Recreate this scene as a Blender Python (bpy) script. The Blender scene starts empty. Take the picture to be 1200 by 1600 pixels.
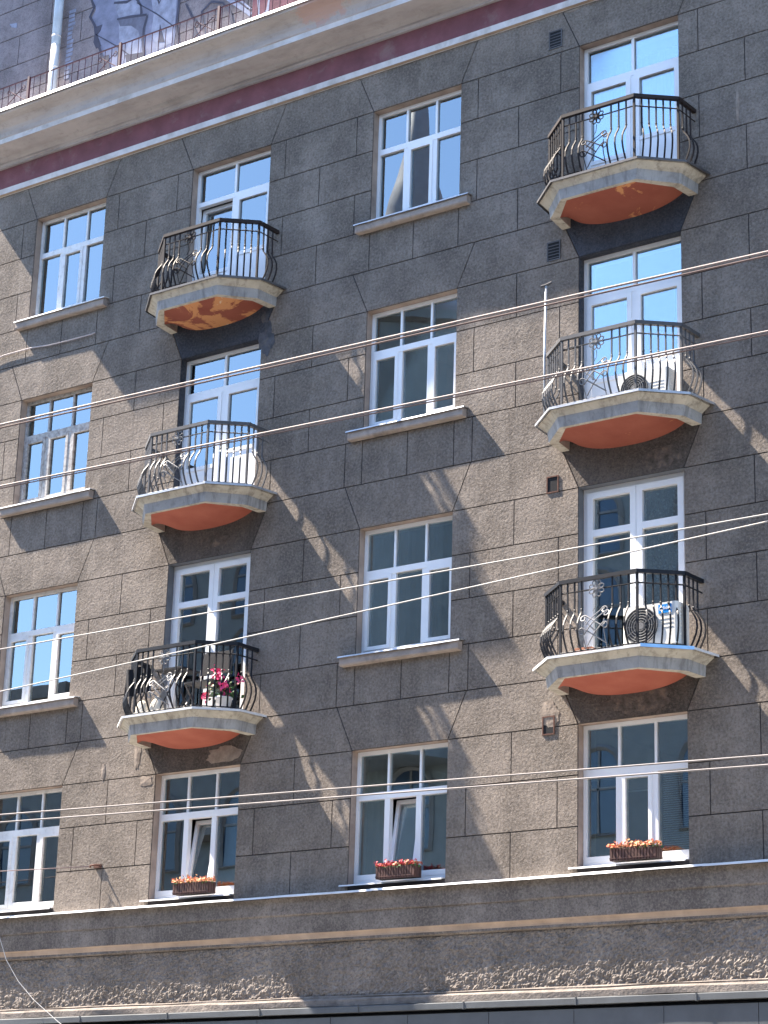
import bpy, math, random
import numpy as np
from mathutils import Vector, Euler, noise as mnoise
R_ = math.radians
random.seed(7)
S = bpy.context.scene
COL = S.collection

# ------------------------------------------------------------------ camera
cam_d = bpy.data.cameras.new('camera'); cam = bpy.data.objects.new('camera', cam_d); COL.objects.link(cam)
cam.location = (17.0, -23.3264, 1.6005)
cam.rotation_euler = Euler((1.88351703, -0.0292906907, 0.621993221), 'XYZ')
cam_d.sensor_fit = 'AUTO'; cam_d.sensor_width = 36.0
cam_d.lens = 3437.147 / 1600 * 36.0
cam_d.clip_start = 0.1; cam_d.clip_end = 5000
S.camera = cam

# ------------------------------------------------------------------ sun, sky, exposure
SUN_A, SUN_B = 5.05, 6.5            # light travels (SUN_A, 1, -SUN_B): grazing, from the upper left
sdir = Vector((SUN_A, 1.0, -SUN_B)).normalized()
sun_d = bpy.data.lights.new('sun', 'SUN'); sun = bpy.data.objects.new('sun', sun_d); COL.objects.link(sun)
sun_d.energy = 5.0; sun_d.angle = R_(0.53); sun_d.color = (1.0, 0.89, 0.76)
sun.rotation_euler = sdir.to_track_quat('-Z', 'Y').to_euler()
sun.location = (-20, -10, 40)
W = bpy.data.worlds.new('World'); S.world = W; W.use_nodes = True
wn = W.node_tree.nodes; wl = W.node_tree.links
sky = wn.new('ShaderNodeTexSky'); sky.sky_type = 'NISHITA'; sky.sun_disc = False
sky.sun_elevation = math.asin(-sdir.z); sky.sun_rotation = math.atan2(-sdir.x, -sdir.y)
sky.air_density = 1.0; sky.dust_density = 0.3; sky.ozone_density = 3.0; sky.altitude = 10
bg = [n for n in wn if n.type == 'BACKGROUND'][0]
bg.inputs[1].default_value = 0.115
wl.new(sky.outputs[0], bg.inputs[0])
S.view_settings.view_transform = 'Standard'; S.view_settings.look = 'None'
S.view_settings.exposure = 2.45; S.view_settings.gamma = 1.0
S.render.engine = 'CYCLES'
S.cycles.max_bounces = 8; S.cycles.diffuse_bounces = 4; S.cycles.glossy_bounces = 4
S.cycles.transparent_max_bounces = 16; S.cycles.transmission_bounces = 6
S.cycles.caustics_reflective = False; S.cycles.caustics_refractive = False
S.cycles.sample_clamp_indirect = 6.0

# ------------------------------------------------------------------ materials
class NT:
    def __init__(s, name):
        s.m = bpy.data.materials.new(name); s.m.use_nodes = True
        s.n = s.m.node_tree.nodes; s.l = s.m.node_tree.links
        s.b = [n for n in s.n if n.type == 'BSDF_PRINCIPLED'][0]; s.out = [n for n in s.n if n.type == 'OUTPUT_MATERIAL'][0]
        s.pos = s.n.new('ShaderNodeNewGeometry').outputs['Position']
    def new(s, t): return s.n.new('ShaderNode' + t)
    def link(s, a, b): s.l.new(a, b)
    def scaled(s, v):
        m = s.new('Mapping'); m.inputs['Scale'].default_value = v; s.link(s.pos, m.inputs[0]); return m.outputs[0]
    def noise(s, scale, detail=3, rough=0.55, vec=None, dist=0.0):
        n = s.new('TexNoise'); n.inputs['Scale'].default_value = scale; n.inputs['Detail'].default_value = detail
        n.inputs['Roughness'].default_value = rough; n.inputs['Distortion'].default_value = dist
        s.link(vec or s.pos, n.inputs['Vector']); return n.outputs[0]
    def ramp(s, fac, a, b, ca=(0, 0, 0, 1), cb=(1, 1, 1, 1)):
        r = s.new('ValToRGB'); e = r.color_ramp.elements
        e[0].position = a; e[1].position = b; e[0].color = ca; e[1].color = cb
        s.link(fac, r.inputs[0]); return r.outputs[0]
    def mix(s, fac, a, b, mode='MIX'):
        m = s.new('MixRGB'); m.blend_type = mode
        for i, x in ((0, fac), (1, a), (2, b)):
            if hasattr(x, 'is_linked'): s.link(x, m.inputs[i])
            else: m.inputs[i].default_value = x if i == 0 else (*x, 1) if len(x) == 3 else x
        return m.outputs[0]
    def math(s, op, a, b=0.0):
        m = s.new('Math'); m.operation = op
        for i, x in enumerate((a, b)):
            if hasattr(x, 'is_linked'): s.link(x, m.inputs[i])
            else: m.inputs[i].default_value = x
        return m.outputs[0]
    def bump(s, h, dist, strength=1.0, prev=None):
        b = s.new('Bump'); b.inputs['Distance'].default_value = dist; b.inputs['Strength'].default_value = strength
        s.link(h, b.inputs['Height'])
        if prev is not None: s.link(prev, b.inputs['Normal'])
        return b.outputs[0]
    def done(s, color=None, rough=0.8, metallic=0.0, normal=None, spec=0.3):
        i = s.b.inputs
        if color is not None:
            if hasattr(color, 'is_linked'): s.link(color, i['Base Color'])
            else: i['Base Color'].default_value = (*color, 1)
        if hasattr(rough, 'is_linked'): s.link(rough, i['Roughness'])
        else: i['Roughness'].default_value = rough
        i['Metallic'].default_value = metallic; i['Specular IOR Level'].default_value = spec
        if normal is not None: s.link(normal, i['Normal'])
        return s.m

def stucco(name, c, grain=0.026, gscale=24, pale=(0.31, 0.27, 0.23), amount=0.5, und=0.03):
    t = NT(name)
    big = t.noise(0.8, 6, 0.66)
    streak = t.noise(1.0, 4, 0.6, t.scaled((2.2, 2.2, 0.22)))
    pst = t.noise(1.0, 4, 0.6, t.scaled((3.1, 3.1, 0.30)))
    col = t.mix(t.ramp(big, 0.40, 0.60), tuple(x * 0.74 for x in c), tuple(min(1, x * 1.24) for x in c))
    col = t.mix(t.math('MULTIPLY', t.ramp(streak, 0.48, 0.66), 0.40), col, tuple(x * 0.6 for x in c))
    col = t.mix(t.math('MULTIPLY', t.ramp(pst, 0.52, 0.70), 0.32), col, pale)
    mott = t.noise(7.0, 5, 0.7)
    col = t.mix(t.math('MULTIPLY', t.ramp(mott, 0.47, 0.62), 0.45), col, tuple(x * 0.66 for x in c))
    col = t.mix(t.math('MULTIPLY', t.ramp(t.noise(1.7, 6, 0.7), 0.52, 0.66), 0.38), col, pale)
    fine = t.noise(gscale * 1.15, 5, 0.75)
    col = t.mix(t.math('MULTIPLY', t.ramp(fine, 0.50, 0.62), amount), col, pale)
    col = t.mix(t.math('MULTIPLY', t.ramp(fine, 0.38, 0.48, (1, 1, 1, 1), (0, 0, 0, 1)), 0.55), col, tuple(x * 0.45 for x in c))
    n1 = t.bump(t.noise(2.6, 3, 0.5), und, 1.0)
    h = t.noise(gscale, 6, 0.72, None, 0.3)
    return t.done(col, 0.95, 0, t.bump(h, grain, 1.0, n1), 0.08)

def plain(name, c, rough=0.6, metallic=0.0, var=0.15, vscale=3.0, bumpd=0.0, bscale=40, spec=0.3, stain=None, samt=0.5, sscale=2.0, slo=0.5, shi=0.7):
    t = NT(name)
    col = t.mix(t.ramp(t.noise(vscale, 5, 0.6), 0.3, 0.7), tuple(x * (1 - var) for x in c), tuple(min(1, x * (1 + var)) for x in c))
    if stain: col = t.mix(t.math('MULTIPLY', t.ramp(t.noise(sscale, 6, 0.65, None, 0.4), slo, shi), samt), col, stain)
    nrm = t.bump(t.noise(bscale, 4, 0.6), bumpd) if bumpd else None
    return t.done(col, rough, metallic, nrm, spec)

M = {}
M['stucco'] = stucco('stucco', (0.200, 0.170, 0.145))
M['stucco_navy'] = stucco('navy_stucco', (0.062, 0.070, 0.088), pale=(0.11, 0.11, 0.12))  # dark navy, for lintels and reveals below the top balconies
M['stucco_brown'] = stucco('brown_stucco', (0.105, 0.092, 0.084), pale=(0.19, 0.16, 0.13))  # darker brown, for lintels below the other balconies
M['frieze'] = stucco('roughcast', (0.205, 0.178, 0.158), 0.016, 26)
M['smooth'] = stucco('band_render', (0.178, 0.152, 0.134), 0.016, 30, amount=0.4, und=0.01)
M['groove'] = plain('joint_dirt', (0.045, 0.04, 0.042), 0.95)
M['reveal'] = plain('reveal_plaster', (0.36, 0.285, 0.235), 0.9, var=0.25, bumpd=0.004, stain=(0.16, 0.12, 0.105), samt=0.6)
M['sill'] = plain('sill_stone', (0.33, 0.275, 0.235), 0.9, var=0.2, bumpd=0.005, stain=(0.15, 0.125, 0.115), samt=0.75, sscale=3)
def cornice_mat():
    t = NT('cornice_render')
    c = t.mix(t.ramp(t.noise(1.5, 5, 0.6), 0.3, 0.7), (0.39, 0.36, 0.35), (0.47, 0.435, 0.42))
    c = t.mix(t.math('MULTIPLY', t.ramp(t.noise(1.0, 6, 0.65, t.scaled((1.2, 4, 4))), 0.48, 0.70), 0.65), c, (0.28, 0.255, 0.24))
    c = t.mix(t.math('MULTIPLY', t.ramp(t.noise(9, 6, 0.7), 0.55, 0.72), 0.4), c, (0.24, 0.21, 0.19))
    d = t.new('VectorMath'); d.operation = 'DISTANCE'; t.link(t.scaled((0.55, 1, 1)), d.inputs[0]); d.inputs[1].default_value = (-1.05 * 0.55, -0.68, 18.82)
    k = t.math('ADD', d.outputs['Value'], t.math('MULTIPLY', t.math('SUBTRACT', t.noise(4.5, 6, 0.7), 0.5), 0.9))
    c = t.mix(t.ramp(k, 0.20, 0.27, (1, 1, 1, 1), (0, 0, 0, 1)), c, (0.46, 0.335, 0.30))
    return t.done(c, 0.9, 0, t.bump(t.noise(15, 5, 0.65), 0.008), 0.1)
M['cream'] = cornice_mat()
M['fillet'] = plain('fillet_paint', (0.56, 0.55, 0.55), 0.8, var=0.15, bumpd=0.004, stain=(0.33, 0.30, 0.27), samt=0.7, sscale=2.5)
M['red'] = plain('red_band', (0.19, 0.075, 0.085), 0.9, var=0.2, bumpd=0.006, bscale=30, stain=(0.27, 0.20, 0.19), samt=0.55, sscale=2.2, slo=0.55, shi=0.72)
M['ledge'] = plain('ledge_render', (0.20, 0.172, 0.15), 0.95, var=0.25, vscale=8, bumpd=0.012, bscale=30, stain=(0.11, 0.095, 0.085), samt=0.6, sscale=5)
M['tan'] = plain('tan_cove', (0.36, 0.27, 0.20), 0.9, var=0.2, bumpd=0.005, stain=(0.2, 0.15, 0.12))
def slab_mat(name, c, grime):
    t = NT(name)
    col = t.mix(t.ramp(t.noise(4, 5, 0.6), 0.3, 0.7), tuple(x * 0.82 for x in c), tuple(x * 1.12 for x in c))
    col = t.mix(t.math('MULTIPLY', t.ramp(t.noise(1.0, 5, 0.7, t.scaled((9, 9, 1.2))), 0.50, 0.66), 0.7), col, grime)
    col = t.mix(t.math('MULTIPLY', t.ramp(t.noise(5, 6, 0.7), 0.52, 0.66), 0.55), col, tuple(x * 1.2 for x in grime))
    return t.done(col, 0.9, 0, t.bump(t.noise(25, 5, 0.7), 0.008), 0.1)
M['rim'] = slab_mat('balcony_render', (0.45, 0.415, 0.35), (0.19, 0.17, 0.145))
M['fascia'] = slab_mat('balcony_fascia', (0.33, 0.325, 0.32), (0.15, 0.145, 0.145))
def orange_mat(name, peel, k_=1.0):
    t = NT(name)
    c = t.mix(t.ramp(t.noise(2.5, 4), 0.3, 0.7), tuple(x * k_ for x in (0.29, 0.080, 0.053)), tuple(x * k_ for x in (0.36, 0.113, 0.074)))
    if peel > 0:
        k = t.noise(1.9, 6, 0.66, None, 0.6)
        c = t.mix(t.ramp(k, 0.62 - 0.16 * peel, 0.66 - 0.16 * peel), c, (0.50, 0.23, 0.10))
        c = t.mix(t.ramp(k, 0.74 - 0.12 * peel, 0.77 - 0.12 * peel), c, (0.55, 0.45, 0.33))
    return t.done(c, 0.75, 0, t.bump(t.noise(20, 4), 0.004), 0.2)
M['orange'] = orange_mat('soffit_orange', 0.0); M['orange_peel'] = orange_mat('soffit_orange_worn', 0.12, 0.78); M['orange_bare'] = orange_mat('soffit_orange_peeling', 0.8, 0.7)
M['zinc'] = plain('zinc_sheet', (0.42, 0.43, 0.45), 0.45, 0.55, var=0.2, vscale=5, bumpd=0.003, bscale=8)
M['flash_white'] = plain('painted_flashing', (0.62, 0.62, 0.62), 0.5, 0.1, var=0.12, bumpd=0.003, bscale=8, stain=(0.35, 0.33, 0.32), samt=0.4)
M['flash_dark'] = plain('dark_flashing', (0.09, 0.085, 0.085), 0.5, 0.3, var=0.3)
M['flash_blue'] = plain('blue_flashing', (0.30, 0.55, 0.85), 0.45, 0.1)
M['iron'] = plain('wrought_iron_black', (0.011, 0.012, 0.016), 0.5, 0.0, var=0.3, spec=0.25)
M['iron_brown'] = plain('wrought_iron_brown', (0.024, 0.018, 0.017), 0.6, 0.0, var=0.35, spec=0.18)
M['iron_sunlit'] = plain('wrought_iron_sunlit', (0.075, 0.074, 0.077), 0.55, 0.0, var=0.3, spec=0.3)  # same railing iron, sunlight on the third row put into a lighter grey
M['lit_iron_hub'] = plain('sunlit_iron_hub_grey', (0.17, 0.17, 0.175), 0.5, var=0.2)  # sunlight on the ornaments painted as paler iron; plain grey on fan hubs
M['iron_red'] = plain('railing_red_paint', (0.055, 0.020, 0.030), 0.6, 0.0, var=0.3)
M['pvc'] = plain('white_pvc', (0.80, 0.80, 0.80), 0.35, var=0.04, spec=0.4)
M['pvc_dirty'] = plain('weathered_white_frame', (0.72, 0.71, 0.69), 0.5, var=0.1, stain=(0.42, 0.38, 0.34), samt=0.5, sscale=9)
M['wood_old'] = plain('peeling_window_wood', (0.46, 0.44, 0.41), 0.8, var=0.2, vscale=12, bumpd=0.004, stain=(0.12, 0.07, 0.05), samt=0.6, sscale=16, slo=0.46, shi=0.66)
M['panel'] = plain('white_door_panel', (0.80, 0.80, 0.80), 0.4, var=0.05)
M['dark'] = plain('vent_void', (0.02, 0.02, 0.022), 0.95)
M['rust'] = plain('rusty_iron', (0.12, 0.06, 0.045), 0.85, 0.2, var=0.35, vscale=20)
M['room'] = plain('room_plaster', (0.16, 0.15, 0.145), 0.9)
M['attic'] = stucco('attic_render', (0.185, 0.162, 0.172), 0.006, 40, (0.27, 0.245, 0.255), 0.3, 0.01)
M['spall'] = plain('bare_plaster', (0.255, 0.21, 0.172), 0.95, var=0.3, vscale=8, bumpd=0.008, bscale=18, stain=(0.2, 0.15, 0.12), samt=0.7, sscale=7)
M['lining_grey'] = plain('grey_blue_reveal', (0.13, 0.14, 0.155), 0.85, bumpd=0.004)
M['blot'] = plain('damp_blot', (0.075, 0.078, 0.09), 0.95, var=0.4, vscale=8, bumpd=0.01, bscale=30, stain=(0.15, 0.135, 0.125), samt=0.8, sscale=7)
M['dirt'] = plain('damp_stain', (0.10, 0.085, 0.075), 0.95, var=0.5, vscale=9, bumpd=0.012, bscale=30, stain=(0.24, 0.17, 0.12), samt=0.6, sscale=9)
M['metal_grey'] = plain('canopy_sheet', (0.105, 0.112, 0.122), 0.45, 0.3, var=0.15, vscale=2)
M['canopy_trim'] = plain('canopy_trim', (0.10, 0.107, 0.115), 0.5, 0.2, var=0.15)
M['ac'] = plain('ac_casing', (0.72, 0.70, 0.65), 0.45, var=0.05)
M['ac_dark'] = plain('ac_grille', (0.045, 0.045, 0.05), 0.5)
M['ac_ring'] = plain('ac_ring', (0.17, 0.17, 0.17), 0.5)
M['blue'] = plain('blue_sticker', (0.0, 0.22, 0.62), 0.4, var=0.03)
M['white'] = plain('white_print', (0.85, 0.85, 0.85), 0.4, var=0.02)
M['brown_box'] = plain('planter_wood', (0.085, 0.042, 0.034), 0.6, var=0.3, vscale=14)
M['brown_dark'] = plain('planter_gap', (0.02, 0.013, 0.012), 0.8)
M['fl_orange'] = plain('orange_petals', (0.62, 0.20, 0.11), 0.6, var=0.3, vscale=60)
M['fl_apricot'] = plain('apricot_petals', (0.68, 0.34, 0.15), 0.6, var=0.2, vscale=60)
M['fl_red'] = plain('red_petals', (0.45, 0.045, 0.06), 0.6, var=0.3, vscale=60)
M['fl_pink'] = plain('pink_petals', (0.72, 0.06, 0.20), 0.55, var=0.25, vscale=60)
M['leaf'] = plain('leaves', (0.06, 0.12, 0.035), 0.6, var=0.4, vscale=40)
M['leaf_pale'] = plain('variegated_leaves', (0.42, 0.50, 0.33), 0.6, var=0.35, vscale=50)
M['black'] = plain('black_lacquer', (0.016, 0.016, 0.019), 0.5, var=0.2)
M['cloth_black'] = plain('black_cloth', (0.014, 0.014, 0.017), 0.95, bumpd=0.004)
M['bag'] = plain('pale_sack', (0.62, 0.58, 0.50), 0.85, var=0.15, bumpd=0.02, bscale=12)
M['brick'] = plain('clay_brick', (0.40, 0.17, 0.10), 0.9, var=0.3, vscale=14, bumpd=0.006, stain=(0.55, 0.45, 0.38), samt=0.6, sscale=12)
M['mast'] = plain('galvanised_pipe', (0.52, 0.52, 0.52), 0.5, 0.3, var=0.2, vscale=6, stain=(0.2, 0.17, 0.15), samt=0.5, sscale=6)
M['wire'] = plain('contact_wire', (0.42, 0.36, 0.35), 0.6, 0.0, spec=0.2)
M['wire_beige'] = plain('beige_cable', (0.33, 0.30, 0.285), 0.7, 0.0, spec=0.1)
M['wire_dark'] = plain('tarred_wire', (0.20, 0.15, 0.145), 0.7, 0.0, spec=0.1)
M['wire_pale'] = plain('pale_cable', (0.42, 0.41, 0.40), 0.6, 0.0, spec=0.2)
M['pipe'] = plain('white_downpipe', (0.62, 0.61, 0.60), 0.5, 0.1, var=0.1, stain=(0.42, 0.36, 0.36), samt=0.5)
M['pipe_blue'] = plain('blue_downpipe', (0.36, 0.47, 0.62), 0.5, 0.1, var=0.2)
M['gr_blue'] = plain('graffiti_blue', (0.155, 0.165, 0.235), 0.85, var=0.25, vscale=5, bumpd=0.004)
M['gr_pale'] = plain('graffiti_pale', (0.22, 0.235, 0.31), 0.85, var=0.3, vscale=6, bumpd=0.004)
M['gr_slate'] = plain('graffiti_slate', (0.11, 0.115, 0.16), 0.85, var=0.3, vscale=5, bumpd=0.004)
M['gr_black'] = plain('graffiti_black', (0.05, 0.05, 0.075), 0.85, bumpd=0.004)
M['gr_red'] = plain('graffiti_red', (0.11, 0.035, 0.055), 0.85, var=0.3, bumpd=0.004)
M['asphalt'] = plain('asphalt', (0.06, 0.06, 0.062), 0.9, bumpd=0.006, bscale=80)
M['pave'] = plain('paving_stone', (0.34, 0.33, 0.31), 0.9, var=0.15, bumpd=0.005)
M['opp'] = plain('opposite_render', (0.21, 0.215, 0.215), 0.9, var=0.1)
M['opp_trim'] = plain('opposite_trim', (0.22, 0.20, 0.19), 0.9)
M['opp_glass'] = plain('opposite_glass', (0.03, 0.05, 0.09), 0.15, spec=0.8)
M['roof'] = plain('roof_sheet', (0.26, 0.25, 0.28), 0.6)
M['roof_red'] = plain('red_roof', (0.32, 0.13, 0.10), 0.7)
def fabric(name, c, lace=False):
    t = NT(name); t.n.remove(t.b)
    d = t.new('BsdfDiffuse'); tr = t.new('BsdfTranslucent'); mx = t.new('MixShader'); mx.inputs[0].default_value = 0.35
    col = t.mix(t.ramp(t.noise(4, 3), 0.3, 0.7), tuple(x * 0.9 for x in c), c)
    t.link(col, d.inputs[0]); t.link(col, tr.inputs[0]); t.link(d.outputs[0], mx.inputs[1]); t.link(tr.outputs[0], mx.inputs[2])
    out = mx.outputs[0]
    if lace:
        v = t.new('TexVoronoi'); v.inputs['Scale'].default_value = 22; t.link(t.pos, v.inputs['Vector'])
        tp = t.new('BsdfTransparent'); m2 = t.new('MixShader')
        t.link(t.math('MULTIPLY', t.ramp(v.outputs[0], 0.35, 0.45), 0.75), m2.inputs[0])
        t.link(out, m2.inputs[1]); t.link(tp.outputs[0], m2.inputs[2]); out = m2.outputs[0]
    t.link(out, t.out.inputs[0]); return t.m
M['curtain'] = fabric('white_curtain', (0.72, 0.72, 0.70)); M['lace'] = fabric('lace_curtain', (0.20, 0.21, 0.21), True)
M['drape'] = fabric('dark_drape', (0.06, 0.03, 0.06)); M['net'] = fabric('grey_net', (0.15, 0.155, 0.155))
def glass(name, refl, tint, see):
    t = NT(name); t.n.remove(t.b)
    fr = t.new('Fresnel'); fr.inputs[0].default_value = 1.5
    nb = t.bump(t.noise(0.9, 1, 0.4), 0.01, 0.12); t.link(nb, fr.inputs['Normal'])
    f = t.math('ADD', t.math('MULTIPLY', fr.outputs[0], 2.0), refl)
    g = t.new('BsdfGlossy'); g.inputs['Roughness'].default_value = 0.0; g.inputs[0].default_value = (*tint, 1); t.link(nb, g.inputs['Normal'])
    tp = t.new('BsdfTransparent'); tp.inputs[0].default_value = (*see, 1)
    mx = t.new('MixShader'); t.link(f, mx.inputs[0]); t.link(tp.outputs[0], mx.inputs[1]); t.link(g.outputs[0], mx.inputs[2])
    t.link(mx.outputs[0], t.out.inputs[0]); return t.m
M['glass'] = glass('window_glass', 0.145, (0.84, 0.95, 1.0), (0.78, 0.84, 0.86))

# ------------------------------------------------------------------ mesh helpers
class MB:
    def __init__(s): s.v = []; s.f = []; s.m = []
    def add(s, vs, fs, mi=0):
        o = len(s.v); s.v += [tuple(map(float, p)) for p in vs]
        for f in fs: s.f.append([i + o for i in f]); s.m.append(mi)
        return s
    def box(s, x0, x1, y0, y1, z0, z1, mi=0, mx=None, mz=None):
        vs = [(x0, y0, z0), (x1, y0, z0), (x1, y1, z0), (x0, y1, z0), (x0, y0, z1), (x1, y0, z1), (x1, y1, z1), (x0, y1, z1)]
        mx = mi if mx is None else mx; mz = mi if mz is None else mz
        s.add(vs, [(0, 1, 5, 4), (2, 3, 7, 6)], mi)
        o = len(s.v) - 8
        for f, k in (((1, 2, 6, 5), mx), ((3, 0, 4, 7), mx), ((0, 3, 2, 1), mz), ((4, 5, 6, 7), mz)): s.f.append([i + o for i in f]); s.m.append(k)
        return s
    def prism(s, poly, z0, z1, mi=0, mtop=None, mbot=None):          # poly of (x, y)
        n = len(poly); s.add([(x, y, z0) for x, y in poly] + [(x, y, z1) for x, y in poly], [(i, (i + 1) % n, n + (i + 1) % n, n + i) for i in range(n)], mi)
        o = len(s.v) - 2 * n
        s.f.append([o + i for i in range(n)][::-1]); s.m.append(mi if mbot is None else mbot)
        s.f.append([o + n + i for i in range(n)]); s.m.append(mi if mtop is None else mtop)
        return s
    def plate(s, poly, y0, y1, mi=0):                                # poly of (x, z), y0 is the outer face
        n = len(poly); s.add([(x, y0, z) for x, z in poly] + [(x, y1, z) for x, z in poly],
            [tuple(range(n)), tuple(range(2 * n - 1, n - 1, -1))] + [(i, n + i, n + (i + 1) % n, (i + 1) % n) for i in range(n)], mi); return s
    def profile(s, prof, x0, x1, mis, nseg=1, jit=0.0):              # prof: open list of (y, z); closed at the back
        k = len(prof); xs = [x0 + (x1 - x0) * i / nseg for i in range(nseg + 1)]
        vs = []
        for i, x in enumerate(xs):
            for j, (y, z) in enumerate(prof):
                d = jit * mnoise.noise(Vector((x * 1.3, j * 3.1, 0.0))) if jit and 0 < j < k - 1 else 0
                vs.append((x, y + d, z + d))
        o = len(s.v); s.v += [tuple(map(float, p)) for p in vs]
        for i in range(nseg):
            for j in range(k - 1):
                s.f.append([o + i * k + j, o + i * k + j + 1, o + (i + 1) * k + j + 1, o + (i + 1) * k + j]); s.m.append(mis[j])
        s.f.append([o + j for j in range(k)][::-1]); s.m.append(mis[0]); s.f.append([o + nseg * k + j for j in range(k)]); s.m.append(mis[0])
        return s
    def tube(s, pts, r, n=5, mi=0, closed=False, rot=0.0):
        P = [Vector(p) for p in pts]; k = len(P); rs = r if isinstance(r, (list, tuple)) else [r] * k
        up = None; o = len(s.v); vs = []
        for i in range(k):
            a = P[(i - 1) % k] if (closed or i > 0) else P[i]; b = P[(i + 1) % k] if (closed or i < k - 1) else P[i]
            t = (b - a).normalized()
            if up is None:
                up = t.cross(Vector((0.0, 1.0, 0.0)) if abs(t.y) < 0.9 else Vector((1.0, 0, 0))).normalized()
            else:
                up = (up - t * up.dot(t)).normalized()
            w = t.cross(up)
            for j in range(n):
                a2 = 2 * math.pi * j / n + rot; vs.append(P[i] + (up * math.cos(a2) + w * math.sin(a2)) * rs[i])
        fs = []
        for i in range(k if closed else k - 1):
            for j in range(n):
                i2 = (i + 1) % k; fs.append((i * n + j, i * n + (j + 1) % n, i2 * n + (j + 1) % n, i2 * n + j))
        if not closed: fs += [tuple(range(n))[::-1], tuple(range((k - 1) * n, k * n))]
        return s.add(vs, fs, mi)
    def lathe(s, c, prof, n=20, mi=0, axis='z'):                     # prof of (r, h)
        vs = []
        for r, h in prof:
            for j in range(n):
                a = 2 * math.pi * j / n
                vs.append((c[0] + r * math.cos(a), c[1] + r * math.sin(a), c[2] + h) if axis == 'z' else (c[0] + r * math.cos(a), c[1] + h, c[2] + r * math.sin(a)))
        k = len(prof); fs = [(i * n + j, i * n + (j + 1) % n, (i + 1) * n + (j + 1) % n, (i + 1) * n + j) for i in range(k - 1) for j in range(n)]
        fs += [tuple(range(n))[::-1], tuple(range((k - 1) * n, k * n))]
        return s.add(vs, fs, mi)
    def build(s, name, mats, parent=None, smooth=False, loc=None, rot=None):
        me = bpy.data.meshes.new(name); me.from_pydata(s.v, [], s.f)
        for m in (mats if isinstance(mats, (list, tuple)) else [mats]): me.materials.append(M[m] if isinstance(m, str) else m)
        me.polygons.foreach_set('material_index', s.m)
        if smooth: me.polygons.foreach_set('use_smooth', [True] * len(me.polygons))
        me.update()
        o = bpy.data.objects.new(name, me); COL.objects.link(o)
        if parent is not None: o.parent = parent
        if loc is not None: o.location = loc
        if rot is not None: o.rotation_euler = rot
        return o
def tag(o, label=None, cat=None, group=None, kind=None):
    if label: o['label'] = label
    if cat: o['category'] = cat
    if group: o['group'] = group
    if kind: o['kind'] = kind
    return o
def empty(name, loc=(0, 0, 0)):
    o = bpy.data.objects.new(name, None); COL.objects.link(o); o.location = loc; o.empty_display_size = 0.2; return o
def child(root, mb, name, mats, smooth=False):                       # a mesh given in world coordinates under a moved Empty
    o = mb.build(name, mats, root, smooth); o.location = -Vector(root.location); return o

# ------------------------------------------------------------------ setting: street
MB().box(-300, 300, -300, 300, -0.3, 0.0).build('ground', 'asphalt')['kind'] = 'structure'
MB().box(-60, 60, -5.2, 0.4, 0.0, 0.13).build('pavement', 'pave')['kind'] = 'structure'
MB().box(-60, 60, -26.9, -20.5, 0.0, 0.13).build('pavement', 'pave')['kind'] = 'structure'

# ------------------------------------------------------------------ the building
XL = [-7.35, -3.97, -0.47, 3.055, 6.55]; XR = [-5.81, -2.415, 1.08, 4.59, 8.10]
ZT = {1: 7.63, 2: 10.76, 3: 14.03, 4: 17.23}
X0, X1 = -9.12, 10.0
DOOR = lambda c, r: c in (1, 3) and r > 1
def zbot(c, r): return ZT[r] - 2.48 if DOOR(c, r) else ZT[r] - 1.81
bld = empty('apartment_building', (0, 0, 0))
tag(bld, 'grey-brown roughcast apartment building with six small iron-railed balconies', 'building')

def inset(poly, g):
    n = len(poly); out = []
    L = []
    for i in range(n):
        a = Vector(poly[i]); b = Vector(poly[(i + 1) % n]); d = (b - a).normalized(); nrm = Vector((-d.y, d.x))
        L.append((a + nrm * g, d))
    for i in range(n):
        (p, d), (q, e) = L[i - 1], L[i]
        den = d.x * e.y - d.y * e.x
        t = ((q.x - p.x) * e.y - (q.y - p.y) * e.x) / den
        out.append(tuple(p + d * t))
    return out
wall = MB()
def block(poly, mi=0):
    p = inset(poly, 0.0075); n = len(p)
    wall.add([(x, 0.0, z) for x, z in p] + [(x + (0 if True else 0), 0.022, z) for x, z in p], [tuple(range(n))] + [(i, n + i, n + (i + 1) % n, (i + 1) % n) for i in range(n)], mi)
def rect(xa, xb, za, zb):
    if xb - xa > 0.03 and zb - za > 0.03: block([(xa, za), (xb, za), (xb, zb), (xa, zb)])
NC = 5
piers = [(X0, XL[0])] + [(XR[i], XL[i + 1]) for i in range(NC - 1)] + [(XR[NC - 1], X1)]
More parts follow.
